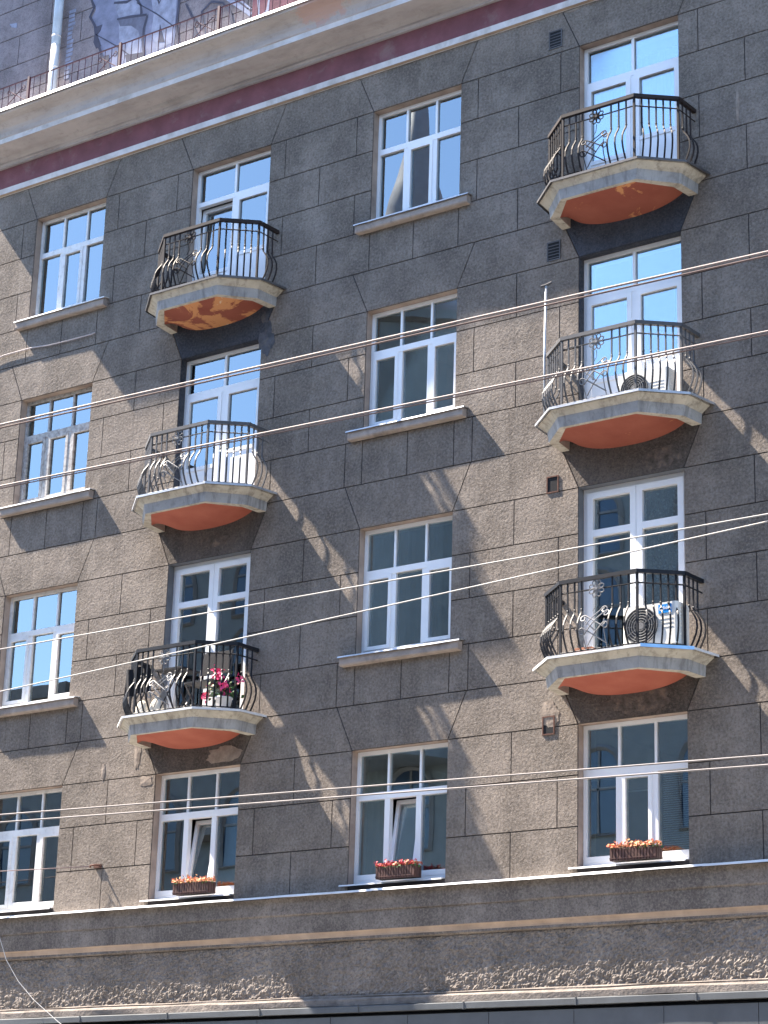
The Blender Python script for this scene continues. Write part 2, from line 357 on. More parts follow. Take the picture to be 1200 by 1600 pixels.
for r in (1, 2, 3, 4):
    zt = ZT[r]; znext = ZT.get(r - 1)
    c = 0.645 if r == 1 else (zt - znext) / 5
    top = ZT[r + 1] - 4 * (ZT[r + 1] - zt) / 5 if r < 4 else zt + 0.645
    # lintel course: trapezoids over the windows, wedges between
    fl = 0.285
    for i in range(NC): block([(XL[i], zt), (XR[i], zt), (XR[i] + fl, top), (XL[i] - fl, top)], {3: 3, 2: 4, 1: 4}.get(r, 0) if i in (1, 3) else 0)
    for j, (a, b) in enumerate(piers):
        block([(a, zt), (b, zt), (b - fl if j < NC else b, top), (a + fl if j > 0 else a, top)])
    last = 4 if r > 1 else 3
    for k in range(last):
        z1 = zt - c * k; z0 = zt - c * (k + 1)
        if r == 1 and k == 2: z0 = 5.70
        near = (k % 2 == 0) if r == 4 else (k % 2 == 1)
        for j, (a, b) in enumerate(piers):
            if k == 3 and j < NC and not (j in (1, 3) and r > 1): pass
            if near:
                cuts = [a] + ([a + 0.30] if j > 0 else [a + (b - a) * 0.45]) + ([b - 0.30] if j < NC else []) + [b]
            else:
                cuts = [a, (a + b) / 2, b]
            for u, v in zip(cuts[:-1], cuts[1:]): rect(u, v, z0, z1)
        if k == 3:
            for i in range(NC):
                zb = zbot(i, r)
                if DOOR(i, r): rect(XL[i], XR[i], z0, zb)
                else:
                    m = (XL[i] + XR[i]) / 2; rect(XL[i], m, z0, z1); rect(m, XR[i], z0, z1)
for a, b in piers: wall.box(a, b, 0.012, 0.45, 3.2, 18.4, 2, mx=1)
for i in range(NC):
    zs = [3.2]
    for r in (1, 2, 3, 4): zs += [zbot(i, r), ZT[r]]
    zs.append(18.4)
    for u, v in zip(zs[::2], zs[1::2]): wall.box(XL[i], XR[i], 0.012, 0.45, u, v, 2, mz=1)
wall.build('facade_wall', ['stucco', 'reveal', 'groove', 'stucco_navy', 'stucco_brown'], bld)
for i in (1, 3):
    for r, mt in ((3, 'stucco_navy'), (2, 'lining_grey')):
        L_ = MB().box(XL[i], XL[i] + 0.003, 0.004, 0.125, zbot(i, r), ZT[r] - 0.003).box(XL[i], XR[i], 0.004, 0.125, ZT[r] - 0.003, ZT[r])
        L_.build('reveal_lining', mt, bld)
# inner rooms
rm = MB()
for i in range(NC):
    for r in (1, 2, 3, 4):
        a, b, z0, z1 = XL[i] - 0.6, XR[i] + 0.6, ZT[r] - 2.6, ZT[r] + 0.3
        v = [(a, .452, z0), (b, .452, z0), (b, 4, z0), (a, 4, z0), (a, .452, z1), (b, .452, z1), (b, 4, z1), (a, 4, z1)]
        rm.add(v, [(0, 1, 2, 3), (7, 6, 5, 4), (3, 2, 6, 7), (0, 3, 7, 4), (2, 1, 5, 6)])
rm.build('room_walls', 'room', bld)
MB().box(X0, X1, 4.2, 4.5, 0, 19).box(X0, X0 + 0.3, 0.46, 4.2, 0, 18.9).box(X1 - 0.3, X1, 0.46, 4.2, 0, 18.9).build('rear_wall', 'stucco', bld)

# cornice and bands
D = 0.82
prof = [(-0.02, 17.86), (-0.06, 17.875), (-0.075, 17.965), (-0.025, 17.985)]
MB().profile([(0.1, 17.86)] + prof + [(0.1, 17.985)], X0, X1, [0, 2, 0, 0, 0], 60, 0.006).build('architrave_moulding', ['fillet', 'fillet', 'tan'], bld)
MB().profile([(0.1, 17.985), (-0.012, 17.985), (-0.012, 18.375), (0.1, 18.375)], X0, X1, [0, 0, 0]).build('red_band', 'red', bld)
cp = [(0.1, 18.372), (-0.06, 18.372), (-0.06, 18.41), (-0.085, 18.42), (-0.085, 18.455), (-0.13, 18.475), (-0.16, 18.505), (-0.50, 18.53), (-0.505, 18.615)]
for i in range(7):                                                   # hollow of the corona
    a = i / 6 * math.pi / 2; cp.append((-0.52 - 0.275 * (1 - math.cos(a)), 18.63 + 0.24 * math.sin(a) ** 0.9 if i else 18.63))
cp += [(-0.805, 18.89), (-0.805, 18.93), (0.1, 19.0)]
mi = [0] * (len(cp) - 1); mi[7] = 1
MB().profile(cp, X0 - 0.05, X1, mi, 90, 0.012).build('cornice', ['cream', 'fillet'], bld)
fl_ = MB().profile([(0.5, 19.07), (-0.82, 18.965), (-0.845, 18.905), (-0.835, 18.905), (-0.815, 18.95), (0.5, 19.05)], X0 - 0.08, X1, [0] * 5, 70, 0.014)
fl_.build('cornice_flashing', 'flash_white', bld)
# string course above the shopfront
sc = [(0.1, 5.80), (-0.01, 5.735), (-0.098, 5.705), (-0.098, 5.48), (-0.092, 5.465), (-0.080, 5.462), (-0.080, 5.22), (-0.065, 5.20), (-0.05, 5.165), (-0.045, 5.145), (-0.045, 5.115), (-0.02, 5.10), (0.1, 5.09)]
MB().profile(sc, X0, X1, [0, 0, 0, 0, 0, 0, 1, 1, 1, 0, 0, 0], 80, 0.006).build('string_course', ['smooth', 'tan'], bld)
fb = MB()
x = X0
while x < X1:                                                        # lengths of sheet lapped over each other
    L = random.uniform(1.3, 2.1); t = random.uniform(0, 0.006)
    fb.profile([(0.02, 5.752 + t), (-0.162, 5.728 + t), (-0.172, 5.70 + t), (-0.166, 5.70 + t), (-0.156, 5.721 + t), (0.02, 5.744 + t)], x, min(x + L + 0.03, X1), [0] * 5, 8, 0.006); x += L
fb.build('string_course_flashing', 'flash_white', bld)
# roughcast frieze: real relief, since the sun rakes across it
nx, nz = 1060, 42
fx = np.linspace(X0, X1, nx); fz = np.linspace(4.385, 5.10, nz)
rng = np.random.default_rng(3)
h = rng.random((nz, nx))
def blur(a, k):
    ker = np.ones(k) / k
    a = np.apply_along_axis(lambda v: np.convolve(v, ker, 'same'), 1, a); return np.apply_along_axis(lambda v: np.convolve(v, ker, 'same'), 0, a)
h1 = h; h2 = blur(rng.random((nz, nx)), 3)
h1 = (h1 - h1.mean()) / h1.std(); h2 = (h2 - h2.mean()) / h2.std()
hh = 0.0042 * h1 + 0.0048 * h2
fm = MB(); fm.v = [(float(fx[i]), float(-0.006 - hh[j, i]), float(fz[j])) for j in range(nz) for i in range(nx)]
fm.f = [[j * nx + i, j * nx + i + 1, (j + 1) * nx + i + 1, (j + 1) * nx + i] for j in range(nz - 1) for i in range(nx - 1)]; fm.m = [0] * len(fm.f)
fm.build('frieze', 'frieze', bld, False)
MB().profile([(0.1, 4.40), (-0.03, 4.395), (-0.04, 4.385), (-0.035, 4.365), (-0.07, 4.355), (-0.085, 4.335), (-0.085, 4.26), (0.1, 4.25)], X0, X1, [0] * 7, 120, 0.012).build('ledge_moulding', 'ledge', bld)
cn = MB().profile([(0.1, 4.27), (-0.12, 4.25), (-0.16, 4.235), (-0.16, 4.165), (0.1, 4.16)], X0, X1, [0] * 4, 20, 0.004)
for k in range(12): cn.box(X0 + 0.9 + 1.62 * k, X0 + 0.915 + 1.62 * k, -0.168, -0.10, 4.155, 4.245)
cn.build('canopy_trim', 'canopy_trim', bld)
cp_ = MB()
for k in range(16): cp_.box(X0 + 1.22 * k + 0.004, X0 + 1.22 * (k + 1) - 0.004, -0.12, 0.1, 3.45, 4.115)
cp_.build('canopy_panel', 'metal_grey', bld)
MB().box(X0, X1, -0.06, 0.1, 3.3, 4.14).build('canopy_frame', 'dark', bld)
gw = MB()
for i in range(5): gw.box(X0 + i * 4.55, X0 + i * 4.55 + 0.9, 0.0, 0.45, 0.0, 3.3)
gw.build('ground_floor_pier', 'smooth', bld)
MB().box(X0, X1, 0.2, 0.23, 0.0, 3.3).build('shop_glazing', 'glass', bld)

# spalled and stained patches of render
def patch(cx, cz, w, hgt, mat, name='spalled_patch', seed=0, n=44, rough=0.42):
    rr = random.Random(seed); pts = []
    for i in range(n):
        a = 2 * math.pi * i / n; k = 1 + rough * (mnoise.noise(Vector((math.cos(a) * 1.6, math.sin(a) * 1.6, seed * 3.7))) + 0.45 * mnoise.noise(Vector((math.cos(a) * 3.2, math.sin(a) * 3.2, seed * 1.7))) + rr.uniform(-.16, .16))
        pts.append((cx + w / 2 * k * math.cos(a), cz + hgt / 2 * k * math.sin(a)))
    m = MB(); m.add([(cx, -0.009, cz)] + [(x, -0.004, z) for x, z in pts] + [(x, 0.004, z) for x, z in pts],
        [(0, 1 + i, 1 + (i + 1) % n) for i in range(n)] + [(1 + i, 1 + n + i, 1 + n + (i + 1) % n, 1 + (i + 1) % n) for i in range(n)])
    return m.build(name, mat, bld)
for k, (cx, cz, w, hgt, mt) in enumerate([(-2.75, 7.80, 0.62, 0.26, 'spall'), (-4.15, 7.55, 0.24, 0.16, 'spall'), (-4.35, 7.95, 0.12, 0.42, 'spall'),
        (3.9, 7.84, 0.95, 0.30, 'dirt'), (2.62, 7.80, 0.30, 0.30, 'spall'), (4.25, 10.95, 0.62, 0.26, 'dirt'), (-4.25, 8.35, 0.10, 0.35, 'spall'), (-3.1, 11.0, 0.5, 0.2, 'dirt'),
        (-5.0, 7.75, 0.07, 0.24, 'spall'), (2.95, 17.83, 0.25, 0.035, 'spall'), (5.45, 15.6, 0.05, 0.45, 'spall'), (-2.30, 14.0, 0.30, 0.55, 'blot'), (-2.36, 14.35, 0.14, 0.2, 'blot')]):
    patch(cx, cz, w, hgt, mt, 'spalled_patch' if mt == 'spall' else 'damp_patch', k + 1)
# vents
for k, (xa, xb, za, zb, mt) in enumerate([(2.58, 2.76, 17.33, 17.58, 0), (2.57, 2.75, 14.09, 14.34, 0), (2.59, 2.74, 10.77, 10.97, 1), (2.55, 2.70, 7.55, 7.76, 1)]):
    v = MB(); v.box(xa, xb, -0.004, 0.02, za, zb, 0)
    t = 0.016
    for q in ((xa - t, xb + t, zb, zb + t), (xa - t, xb + t, za - t, za), (xa - t, xa, za, zb), (xb, xb + t, za, zb)): v.box(q[0], q[1], -0.012, 0.02, q[2], q[3], 1)
    if mt == 0:
        for j in range(5): v.box(xa + 0.003, xb - 0.003, -0.010, 0.0, za + 0.02 + j * 0.045, za + 0.03 + j * 0.045, 1)
    v.build('wall_vent', ['dark', 'flash_dark' if mt == 0 else 'rust'], bld)

# ------------------------------------------------------------------ windows
FY = 0.13                                                            # front of the frames
def bar(m, x0, x1, z0, z1, y0=FY, y1=FY + 0.07, mi=0): m.box(x0, x1, y0, y1, z0, z1, mi)
def ring(m, x0, x1, z0, z1, w, y0, y1, wb=None):
    wb = wb or w
    m.box(x0, x0 + w, y0, y1, z0, z1); m.box(x1 - w, x1, y0, y1, z0, z1); m.box(x0 + w, x1 - w, y0, y1, z1 - w, z1); m.box(x0 + w, x1 - w, y0, y1, z0, z0 + wb)
def pane(m, x0, x1, z0, z1, y=FY + 0.035): m.box(x0 - 0.004, x1 + 0.004, y, y + 0.006, z0 - 0.004, z1 + 0.004)
def sash(win, x0, x1, z0, z1, mat, tilt=0.0, w=0.055, panel=None, swing=0.0):
    """an opening leaf with its own pane; tilt leans its head into the room"""
    piv = Vector((x0, FY + 0.03, z0))
    m = MB(); ring(m, 0, x1 - x0, 0, z1 - z0, w, -0.045, 0.03)
    g = MB(); lo = w
    if panel:
        m.box(w, x1 - x0 - w, -0.04, 0.03, panel - 0.03, panel + 0.03); lo = panel + 0.03
        m.box(w, x1 - x0 - w, -0.028, 0.02, w, panel - 0.03)
    g.box(w - .004, x1 - x0 - w + .004, -0.004, 0.003, lo - .004, z1 - z0 - w + .004)
    s = m.build('sash', mat, win, loc=piv, rot=(-tilt, 0, swing))
    gl = g.build('sash_pane', 'glass', win, loc=piv, rot=(-tilt, 0, swing))
    return s
def sill(win, c, zb):
    a, b = XL[c] - 0.20, XR[c] + 0.20
    rr = random.Random(c * 10 + int(zb)); m = MB()
    m.profile([(0.1, zb - 0.012), (-0.095, zb - 0.03), (-0.098, zb - 0.125), (-0.085, zb - 0.145), (0.1, zb - 0.15)], a, b, [0] * 4, 14, 0.006)
    m.build('window_sill', 'sill', win)
    f = MB(); f.profile([(FY, zb + 0.016), (-0.118, zb - 0.016), (-0.122, zb - 0.036), (-0.116, zb - 0.036), (-0.112, zb - 0.022), (FY, zb + 0.008)], XL[c] + 0.002, XR[c] - 0.002, [0] * 5, 12, 0.004)
    f.profile([(0.004, zb + 0.0), (-0.118, zb - 0.016), (-0.122, zb - 0.036), (-0.112, zb - 0.022), (0.004, zb - 0.008)], a - 0.02, XL[c], [0] * 4, 2)
    f.profile([(0.004, zb + 0.0), (-0.118, zb - 0.016), (-0.122, zb - 0.036), (-0.112, zb - 0.022), (0.004, zb - 0.008)], XR[c], b + 0.03, [0] * 4, 2)
    return f.build('sill_flashing', {0: 'flash_white'}.get(c, 'zinc') if zb > 6 else 'flash_white', win)
def window3(c, r, style='side', mat='pvc', label=None, tilt=0.0):
    x0, x1, z1 = XL[c] + 0.004, XR[c] - 0.004, ZT[r] - 0.004; z0 = zbot(c, r) + (0.02 if r > 1 else 0.03)
    w = 0.05; zt0 = ZT[r] - (0.60 if r > 1 else 0.575) ; th = 0.085 if r > 1 else 0.095; mw = 0.075 if r > 1 else 0.085
    m = MB(); ring(m, x0, x1, z0, z1, w, FY, FY + 0.07, 0.06 if r > 1 else 0.05)
    xi0, xi1 = x0 + w, x1 - w
    bar(m, xi0, xi1, zt0 - th, zt0, FY - 0.012)
    W_ = x1 - x0
    u = [x0 + W_ * 0.335, x0 + W_ * 0.665]
    for k, q in enumerate(u):
        qq = x0 + W_ * (0.335, 0.672)[k]
        bar(m, qq - 0.017, qq + 0.017, zt0, z1 - w, FY + 0.004, FY + 0.06)
        bar(m, q - mw / 2, q + mw / 2, z0 + (0.06 if r > 1 else 0.05), zt0 - th, FY - 0.006)
    win = m.build('window', mat, bld)
    if label: win['label'] = label
    g = MB(); xs = [xi0, x0 + W_ * .335 - .017, x0 + W_ * .335 + .017, x0 + W_ * .672 - .017, x0 + W_ * .672 + .017, xi1]
    for k in range(3): pane(g, xs[2 * k], xs[2 * k + 1], zt0, z1 - w)
    zb, zc = z0 + (0.06 if r > 1 else 0.05), zt0 - th
    cells = [(xi0, u[0] - mw / 2), (u[0] + mw / 2, u[1] - mw / 2), (u[1] + mw / 2, xi1)]
    opening = {'side': (0, 2), 'mid': (1,), 'all': (0, 1, 2), 'tilt': (1,)}[style]
    for k, (a, b) in enumerate(cells):
        if k in opening: sash(win, a, b, zb, zc, mat, tilt if style == 'tilt' else 0.0, 0.05)
        elif r == 1 or style == 'tilt':
            pane(g, a, b, zb + 0.07, zc); mm = MB().box(a, b, FY - 0.004, FY + 0.06, zb, zb + 0.07); mm.build('lower_rail', mat, win)
        else: pane(g, a, b, zb, zc)
    g.build('glass_pane', 'glass', win)
    if r > 1: sill(win, c, zbot(c, r))
    else:
        f = MB(); a, b = XL[c] - 0.10, XR[c] + 0.0
        f.profile([(FY - 0.02, 5.842), (-0.06, 5.826), (-0.065, 5.806), (-0.058, 5.806), (-0.052, 5.820), (FY - 0.02, 5.834)], XL[c] + 0.01, XR[c] - 0.01, [0] * 5, 12, 0.003)
        f.profile([(0.004, 5.834), (-0.06, 5.826), (-0.065, 5.806), (-0.052, 5.818), (0.004, 5.826)], a, XL[c] + 0.01, [0] * 4)
        f.build('window_sill', 'flash_white', win)
    return win
window3(0, 4, 'mid', 'pvc_dirty'); window3(2, 4, 'mid'); window3(4, 4, 'mid')
window3(0, 3, 'all', 'wood_old', 'old wooden window with peeling brown and white paint'); window3(2, 3, 'side'); window3(4, 3, 'side')
window3(0, 2, 'side', 'pvc_dirty'); window3(2, 2, 'side'); window3(4, 2, 'side')
window3(0, 1, 'side', 'pvc_dirty'); window3(1, 1, 'tilt', 'pvc', 'window with its middle sash tilted open', R_(9)); window3(2, 1, 'tilt', 'pvc', 'window with its middle sash tilted open', R_(9))
window3(3, 1, 'mid'); window3(4, 1, 'side')

def door_window(c, r, tilt=0.0):                                     # top lights over two leaves
    x0, x1, z1, z0 = XL[c] + 0.004, XR[c] - 0.004, ZT[r] - 0.004, zbot(c, r) + 0.02
    w = 0.05; zt0 = ZT[r] - 0.555; th = 0.075; xm = x0 + (x1 - x0) * 0.5
    m = MB(); ring(m, x0, x1, z0, z1, w, FY, FY + 0.07)
    bar(m, x0 + w, x1 - w, zt0 - th, zt0, FY - 0.008); bar(m, xm - 0.02, xm + 0.02, zt0, z1 - w, FY + 0.004, FY + 0.06)
    bar(m, xm - 0.035, xm + 0.035, z0 + w, zt0 - th, FY - 0.004)
    d = m.build('balcony_door', 'pvc', bld)
    g = MB(); pane(g, x0 + w, xm - .02, zt0, z1 - w); pane(g, xm + .02, x1 - w, zt0, z1 - w); g.build('glass_pane', 'glass', d)
    sash(d, x0 + w, xm - 0.035, z0 + w, zt0 - th, 'pvc', tilt, 0.065, 0.62); sash(d, xm + 0.035, x1 - w, z0 + w, zt0 - th, 'pvc', 0, 0.07, 0.80)
    return d
def french_door(c, r):
    x0, x1, z1, z0 = XL[c] + 0.004, XR[c] - 0.004, ZT[r] - 0.004, zbot(c, r) + 0.02
    w = 0.06; m = MB(); ring(m, x0, x1, z0, z1, w, FY, FY + 0.07); xm = (x0 + x1) / 2 + 0.02
    d = m.build('balcony_door', 'pvc', bld)
    for a, b in ((x0 + w, xm - 0.003), (xm + 0.003, x1 - w)):
        s = MB(); ring(s, a, b, z0 + w, z1 - w, 0.085, FY - 0.02, FY + 0.05)
        zb = ZT[r] - 0.62; s.box(a + .085, b - .085, FY - 0.018, FY + 0.05, zb - 0.045, zb + 0.045)
        lf = s.build('door_leaf', 'pvc', d)
        g = MB(); pane(g, a + .085, b - .085, zb + .045, z1 - w - .085); pane(g, a + .085, b - .085, z0 + w + .085, zb - .045); g.build('glass_pane', 'glass', d)
    h = MB().box(xm - 0.012, xm + 0.012, FY - 0.045, FY - 0.02, z0 + 1.0, z0 + 1.14); h.box(xm - 0.012, xm + 0.012, FY - 0.06, FY - 0.045, z0 + 1.02, z0 + 1.04); h.build('handle', 'pvc', d)
    return d
door_window(1, 4, R_(4)); door_window(3, 4); door_window(1, 3); door_window(3, 3); french_door(1, 2); french_door(3, 2)

# ------------------------------------------------------------------ balconies
TOPP = [(-1.15, 0.0), (-1.10, -0.47), (-0.63, -0.90), (0.63, -0.90), (1.10, -0.47), (1.15, 0.0)]
MIDP = [(-1.04, 0.0), (-1.00, -0.40), (-0.58, -0.83), (0.58, -0.83), (1.00, -0.40), (1.04, 0.0)]
BOTP = [(-1.03, 0.0), (-0.985, -0.385), (-0.565, -0.81), (0.565, -0.81), (0.985, -0.385), (1.03, 0.0)]
INP = [(-0.90, 0.0), (-0.86, -0.34), (-0.51, -0.75), (0.51, -0.75), (0.86, -0.34), (0.90, 0.0)]
RAIL = [(-1.00, 0.0), (-0.98, -0.42), (-0.54, -0.80), (0.54, -0.80), (0.98, -0.42), (1.00, 0.0)]
def spiral(c, r0, r1, a0, turns, n=14):
    return [(c[0] + (r0 + (r1 - r0) * i / n) * math.cos(a0 + turns * 2 * math.pi * i / n), c[1] + (r0 + (r1 - r0) * i / n) * math.sin(a0 + turns * 2 * math.pi * i / n)) for i in range(n + 1)]
BELLY = [(0.94, 0.0), (0.585, 0.0), (0.565, 0.004), (0.53, 0.012), (0.44, 0.075), (0.38, 0.100), (0.30, 0.108), (0.22, 0.092), (0.14, 0.058), (0.06, 0.015), (0.05, 0.012)]
def belly(z):
    for (za, oa), (zb, ob) in zip(BELLY[:-1], BELLY[1:]):
        if zb <= z <= za: return oa + (ob - oa) * (za - z) / (za - zb)
    return 0.0
def balcony(c, r, iron, soffit, flash, label, chamfer_flash=None):
    xc = (XL[c] + XR[c]) / 2; z = ZT[r] - 2.49
    P = lambda pl: [(xc + x, y) for x, y in pl]
    m = MB()
    for (pa, za, pb, zb, mi) in ((P(TOPP), z, P(TOPP), z - 0.022, 0), (P(TOPP), z - 0.022, P(MIDP), z - 0.105, 0), (P(MIDP), z - 0.105, P(MIDP), z - 0.115, 1), (P(MIDP), z - 0.115, P(BOTP), z - 0.245, 1), (P(BOTP), z - 0.245, P(INP), z - 0.245, 0), (P(INP), z - 0.245, P(INP), z - 0.115, 2)):
        vs = [(x, y, za) for x, y in pa] + [(x, y, zb) for x, y in pb]
        m.add(vs, [(i + 6, i + 7, i + 1, i) for i in range(5)], mi)
    m.add([(x, y, z) for x, y in P(TOPP)], [(0, 1, 2, 3, 4, 5)], 0)
    m.add([(x, y, z - 0.115) for x, y in P(INP)], [(5, 4, 3, 2, 1, 0)], 2)
    slab = m.build('balcony', ['rim', 'fascia', 'sill'], bld); slab['label'] = label
    # curved soffit shell
    n, k = 24, 8; vs = []
    front = []
    segs = [INP[1], INP[2], INP[3], INP[4]]
    Ls = [math.dist(a, b) for a, b in zip(segs[:-1], segs[1:])]; T = sum(Ls)
    for i in range(n + 1):
        s_ = T * i / n; q = 0
        while q < 2 and s_ > Ls[q]: s_ -= Ls[q]; q += 1
        a, b = segs[q], segs[q + 1]; f = s_ / Ls[q]; front.append((a[0] + (b[0] - a[0]) * f, a[1] + (b[1] - a[1]) * f))
    for i, (fx_, fy_) in enumerate(front):
        u = -1 + 2 * i / n; wz = -0.335 + 0.215 * abs(u) ** 2.3; wx = 0.88 * math.sin(u * math.pi / 2) * 0.35 + 0.88 * u * 0.65
        for j in range(k + 1):
            t = j / k; zz = -0.243 + (wz + 0.243) * (1 - (1 - t) ** 1.6)
            vs.append((xc + fx_ + (wx - fx_) * t, fy_ * (1 - t) + 0.01 * t, z + zz))
    sm = MB().add(vs, [(i * (k + 1) + j, i * (k + 1) + j + 1, (i + 1) * (k + 1) + j + 1, (i + 1) * (k + 1) + j) for i in range(n) for j in range(k)])
    so = sm.build('soffit_panel', soffit, slab, True)
    # flashing
    FP = [(x * 1.035, y * 1.035) for x, y in TOPP]; FP[0] = (-1.19, 0); FP[5] = (1.22, 0)
    f = MB(); f.prism(P(FP), z + 0.002, z + 0.010)
    for a, b in zip(P(FP)[:-1], P(FP)[1:]):
        f.add([(a[0], a[1], z + 0.001), (b[0], b[1], z + 0.001), (b[0], b[1], z - 0.022), (a[0], a[1], z - 0.022)], [(0, 1, 2, 3)])
    f.build('flashing', flash, slab)
    if chamfer_flash:
        a, b = P(FP)[3], P(FP)[4]; MB().add([(a[0] + .004, a[1] - .004, z + 0.016), (b[0] + .004, b[1] - .004, z + 0.016), (b[0] + .004, b[1] - .004, z - 0.026), (a[0] + .004, a[1] - .004, z - 0.026), (a[0] - .03, a[1] + .03, z + 0.016), (b[0] - .03, b[1] + .03, z + 0.016)], [(0, 3, 2, 1), (0, 1, 5, 4)]).build('flashing', chamfer_flash, slab)
    # railing
    zr = z + 0.005; RP = P(RAIL); H = 0.965
    hm = MB()
    prs = [(x, y, zr + H) for x, y in RP]
    for a, b in zip(RP[:-1], RP[1:]):
        d = (Vector(b) - Vector(a)).normalized(); nrm = Vector((d.y, -d.x)) * 0.027; e = d * 0.008
        q = [Vector(a) - e - nrm, Vector(b) + e - nrm, Vector(b) + e + nrm, Vector(a) - e + nrm]
        hm.prism([tuple(v) for v in q], zr + H - 0.028 - 0.0005 * len(hm.v) / 8, zr + H + 0.018 + 0.0005 * len(hm.v) / 8)
    hm.build('handrail', iron, slab)
    for (x, y) in RP[1:5]:
        MB().box(x - 0.014, x + 0.014, y - 0.014, y + 0.014, z, zr + H - 0.01).build('corner_post', iron, slab)
    for q, (a, b) in enumerate(zip(RP[:-1], RP[1:])):
        a = Vector(a); b = Vector(b); d = (b - a); L = d.length; d.normalize(); nrm = Vector((d.y, -d.x))
        pm = MB(); at = lambda s_, o_, zz: (a.x + d.x * s_ + nrm.x * o_, a.y + d.y * s_ + nrm.y * o_, zr + zz)
        pm.tube([at(0, 0, 0.815), at(L, 0, 0.815)], 0.0105, 4); pm.tube([at(0, 0.01, 0.055), at(L, 0.01, 0.055)], 0.010, 4)
        pos = {0: [0.11, 0.21, 0.31], 4: [0.11, 0.21, 0.31], 1: [0.10, 0.195, 0.29, 0.385, 0.48], 3: [0.10, 0.195, 0.29, 0.385, 0.48], 2: [0.10, 0.20, 0.30, 0.735, 0.85, 0.96]}[q]
        for s_ in pos:
            pm.tube([at(s_, o_, zz) for zz, o_ in BELLY], 0.0125, 4, 0, False, math.pi / 4)
            pm.lathe(at(s_, 0, 0.575), [(0.012, -0.016), (0.017, -0.007), (0.017, 0.007), (0.012, 0.016)], 6)
        pm.build('railing_panel', iron, slab)
        if q == 2:
            s0 = 0.52; om = MB()
            for k_ in range(8):                                      # flower of looped petals
                an = math.pi / 8 + k_ * math.pi / 4; ca, sa = math.cos(an), math.sin(an); pts = []
                for i in range(10):
                    t = 2 * math.pi * i / 10; ra = 0.063 + 0.048 * math.cos(t); rb = 0.030 * math.sin(t)
                    pts.append(at(s0 + ra * ca - rb * sa, 0.012, 0.815 + ra * sa + rb * ca))
                om.tube(pts, 0.009, 4, 0, True)
            om.lathe(at(s0, 0.014, 0.815), [(0.02, -0.012), (0.02, 0.008), (0.008, 0.014)], 8, 0, 'y')
            om.build('flower_ornament', iron if r == 4 else 'lit_iron_hub', slab)
            sm_ = MB(); B = lambda u, zz: at(s0 + u, belly(zz) + 0.006, zz)
            sm_.tube([B(0, 0.70), B(-0.01, 0.60), B(-0.05, 0.53)], 0.006, 4)
            def line(p0, p1, r=0.0085, n=8): sm_.tube([B(p0[0] + (p1[0] - p0[0]) * i / n, p0[1] + (p1[1] - p0[1]) * i / n) for i in range(n + 1)], r, 4)
            for p0, p1, cu in (((-0.13, 0.22), (0.13, 0.50), 1), ((-0.10, 0.34), (0.08, 0.56), 1), ((0.16, 0.10), (-0.13, 0.30), 2), ((0.14, 0.30), (-0.12, 0.47), 2), ((-0.12, 0.09), (0.14, 0.34), 3), ((0.05, 0.24), (-0.12, 0.40), 0)):
                line(p0, p1)
                if cu:
                    dx, dz = p1[0] - p0[0], p1[1] - p0[1]; ang = math.atan2(dz, dx); sg = -1 if cu == 2 else 1
                    rr = 0.045; cx_, cz_ = p1[0] + rr * math.sin(ang) * sg, p1[1] - rr * math.cos(ang) * sg
                    a0 = math.atan2(p1[1] - cz_, p1[0] - cx_)
                    sm_.tube([B(u, zz) for u, zz in spiral((cx_, cz_), rr, 0.022, a0, -1.15 * sg)], 0.0085, 4)
            for sx in (-0.14, 0.15): line((sx, 0.05), (sx * 1.05, 0.40), 0.007)
            sm_.build('scroll_ornament', iron if r == 4 else 'lit_iron_hub', slab)
    return slab, xc, z
balcony(1, 4, 'iron_brown', 'orange_bare', 'flash_dark', 'balcony with peeling orange and ochre soffit')
balcony(3, 4, 'iron_brown', 'orange_peel', 'flash_dark', 'balcony with rusty red soffit')
balcony(1, 3, 'iron_sunlit', 'orange', 'zinc', 'balcony with pale railing and red soffit')
balcony(3, 3, 'iron_sunlit', 'orange_peel', 'zinc', 'balcony with pale railing and chipped red soffit')
balcony(1, 2, 'iron', 'orange', 'flash_white', 'balcony with black railing and clean orange soffit')
balcony(3, 2, 'iron', 'orange', 'flash_white', 'balcony with black railing and blue edge strip', 'flash_blue')

# ------------------------------------------------------------------ attic storey above the cornice
AY = 0.55
at_ = MB(); at_.box(-14.0, X1, AY + 0.012, 4.5, 19.0, 24.3, 1)
def ablock(x0, x1, z0, z1):
    g = 0.008; at_.add([(x0 + g, AY, z0 + g), (x1 - g, AY, z0 + g), (x1 - g, AY, z1 - g), (x0 + g, AY, z1 - g), (x0 + g, AY + .02, z0 + g), (x1 - g, AY + .02, z0 + g), (x1 - g, AY + .02, z1 - g), (x0 + g, AY + .02, z1 - g)],
        [(0, 1, 2, 3), (0, 4, 5, 1), (1, 5, 6, 2), (2, 6, 7, 3), (3, 7, 4, 0)], 0)
for k in range(9):
    z0 = 19.06 + 0.58 * k; x = -14.0 + (0.75 if k % 2 else 0.0)
    if k % 2: ablock(-14.0, x, z0, z0 + 0.58)
    while x < X1: ablock(x, min(x + 1.5, X1), z0, z0 + 0.58); x += 1.5
at_.build('attic_wall', ['attic', 'groove'], bld)
MB().profile([(4.5, 24.3), (0.1, 24.3), (-0.1, 24.5), (-0.1, 24.6), (4.5, 24.7)], -14.0, X1, [0] * 4).build('added_shade_eaves', 'cream', bld)  # out-of-view overhang, added to shade the attic wall
dp = MB(); px_ = -7.70
dp.lathe((px_, AY - 0.13, 19.1), [(0.075, 0.0), (0.075, 1.72)], 14, 0); dp.lathe((px_, AY - 0.13, 20.8), [(0.079, 0.0), (0.079, 3.4)], 14, 1)
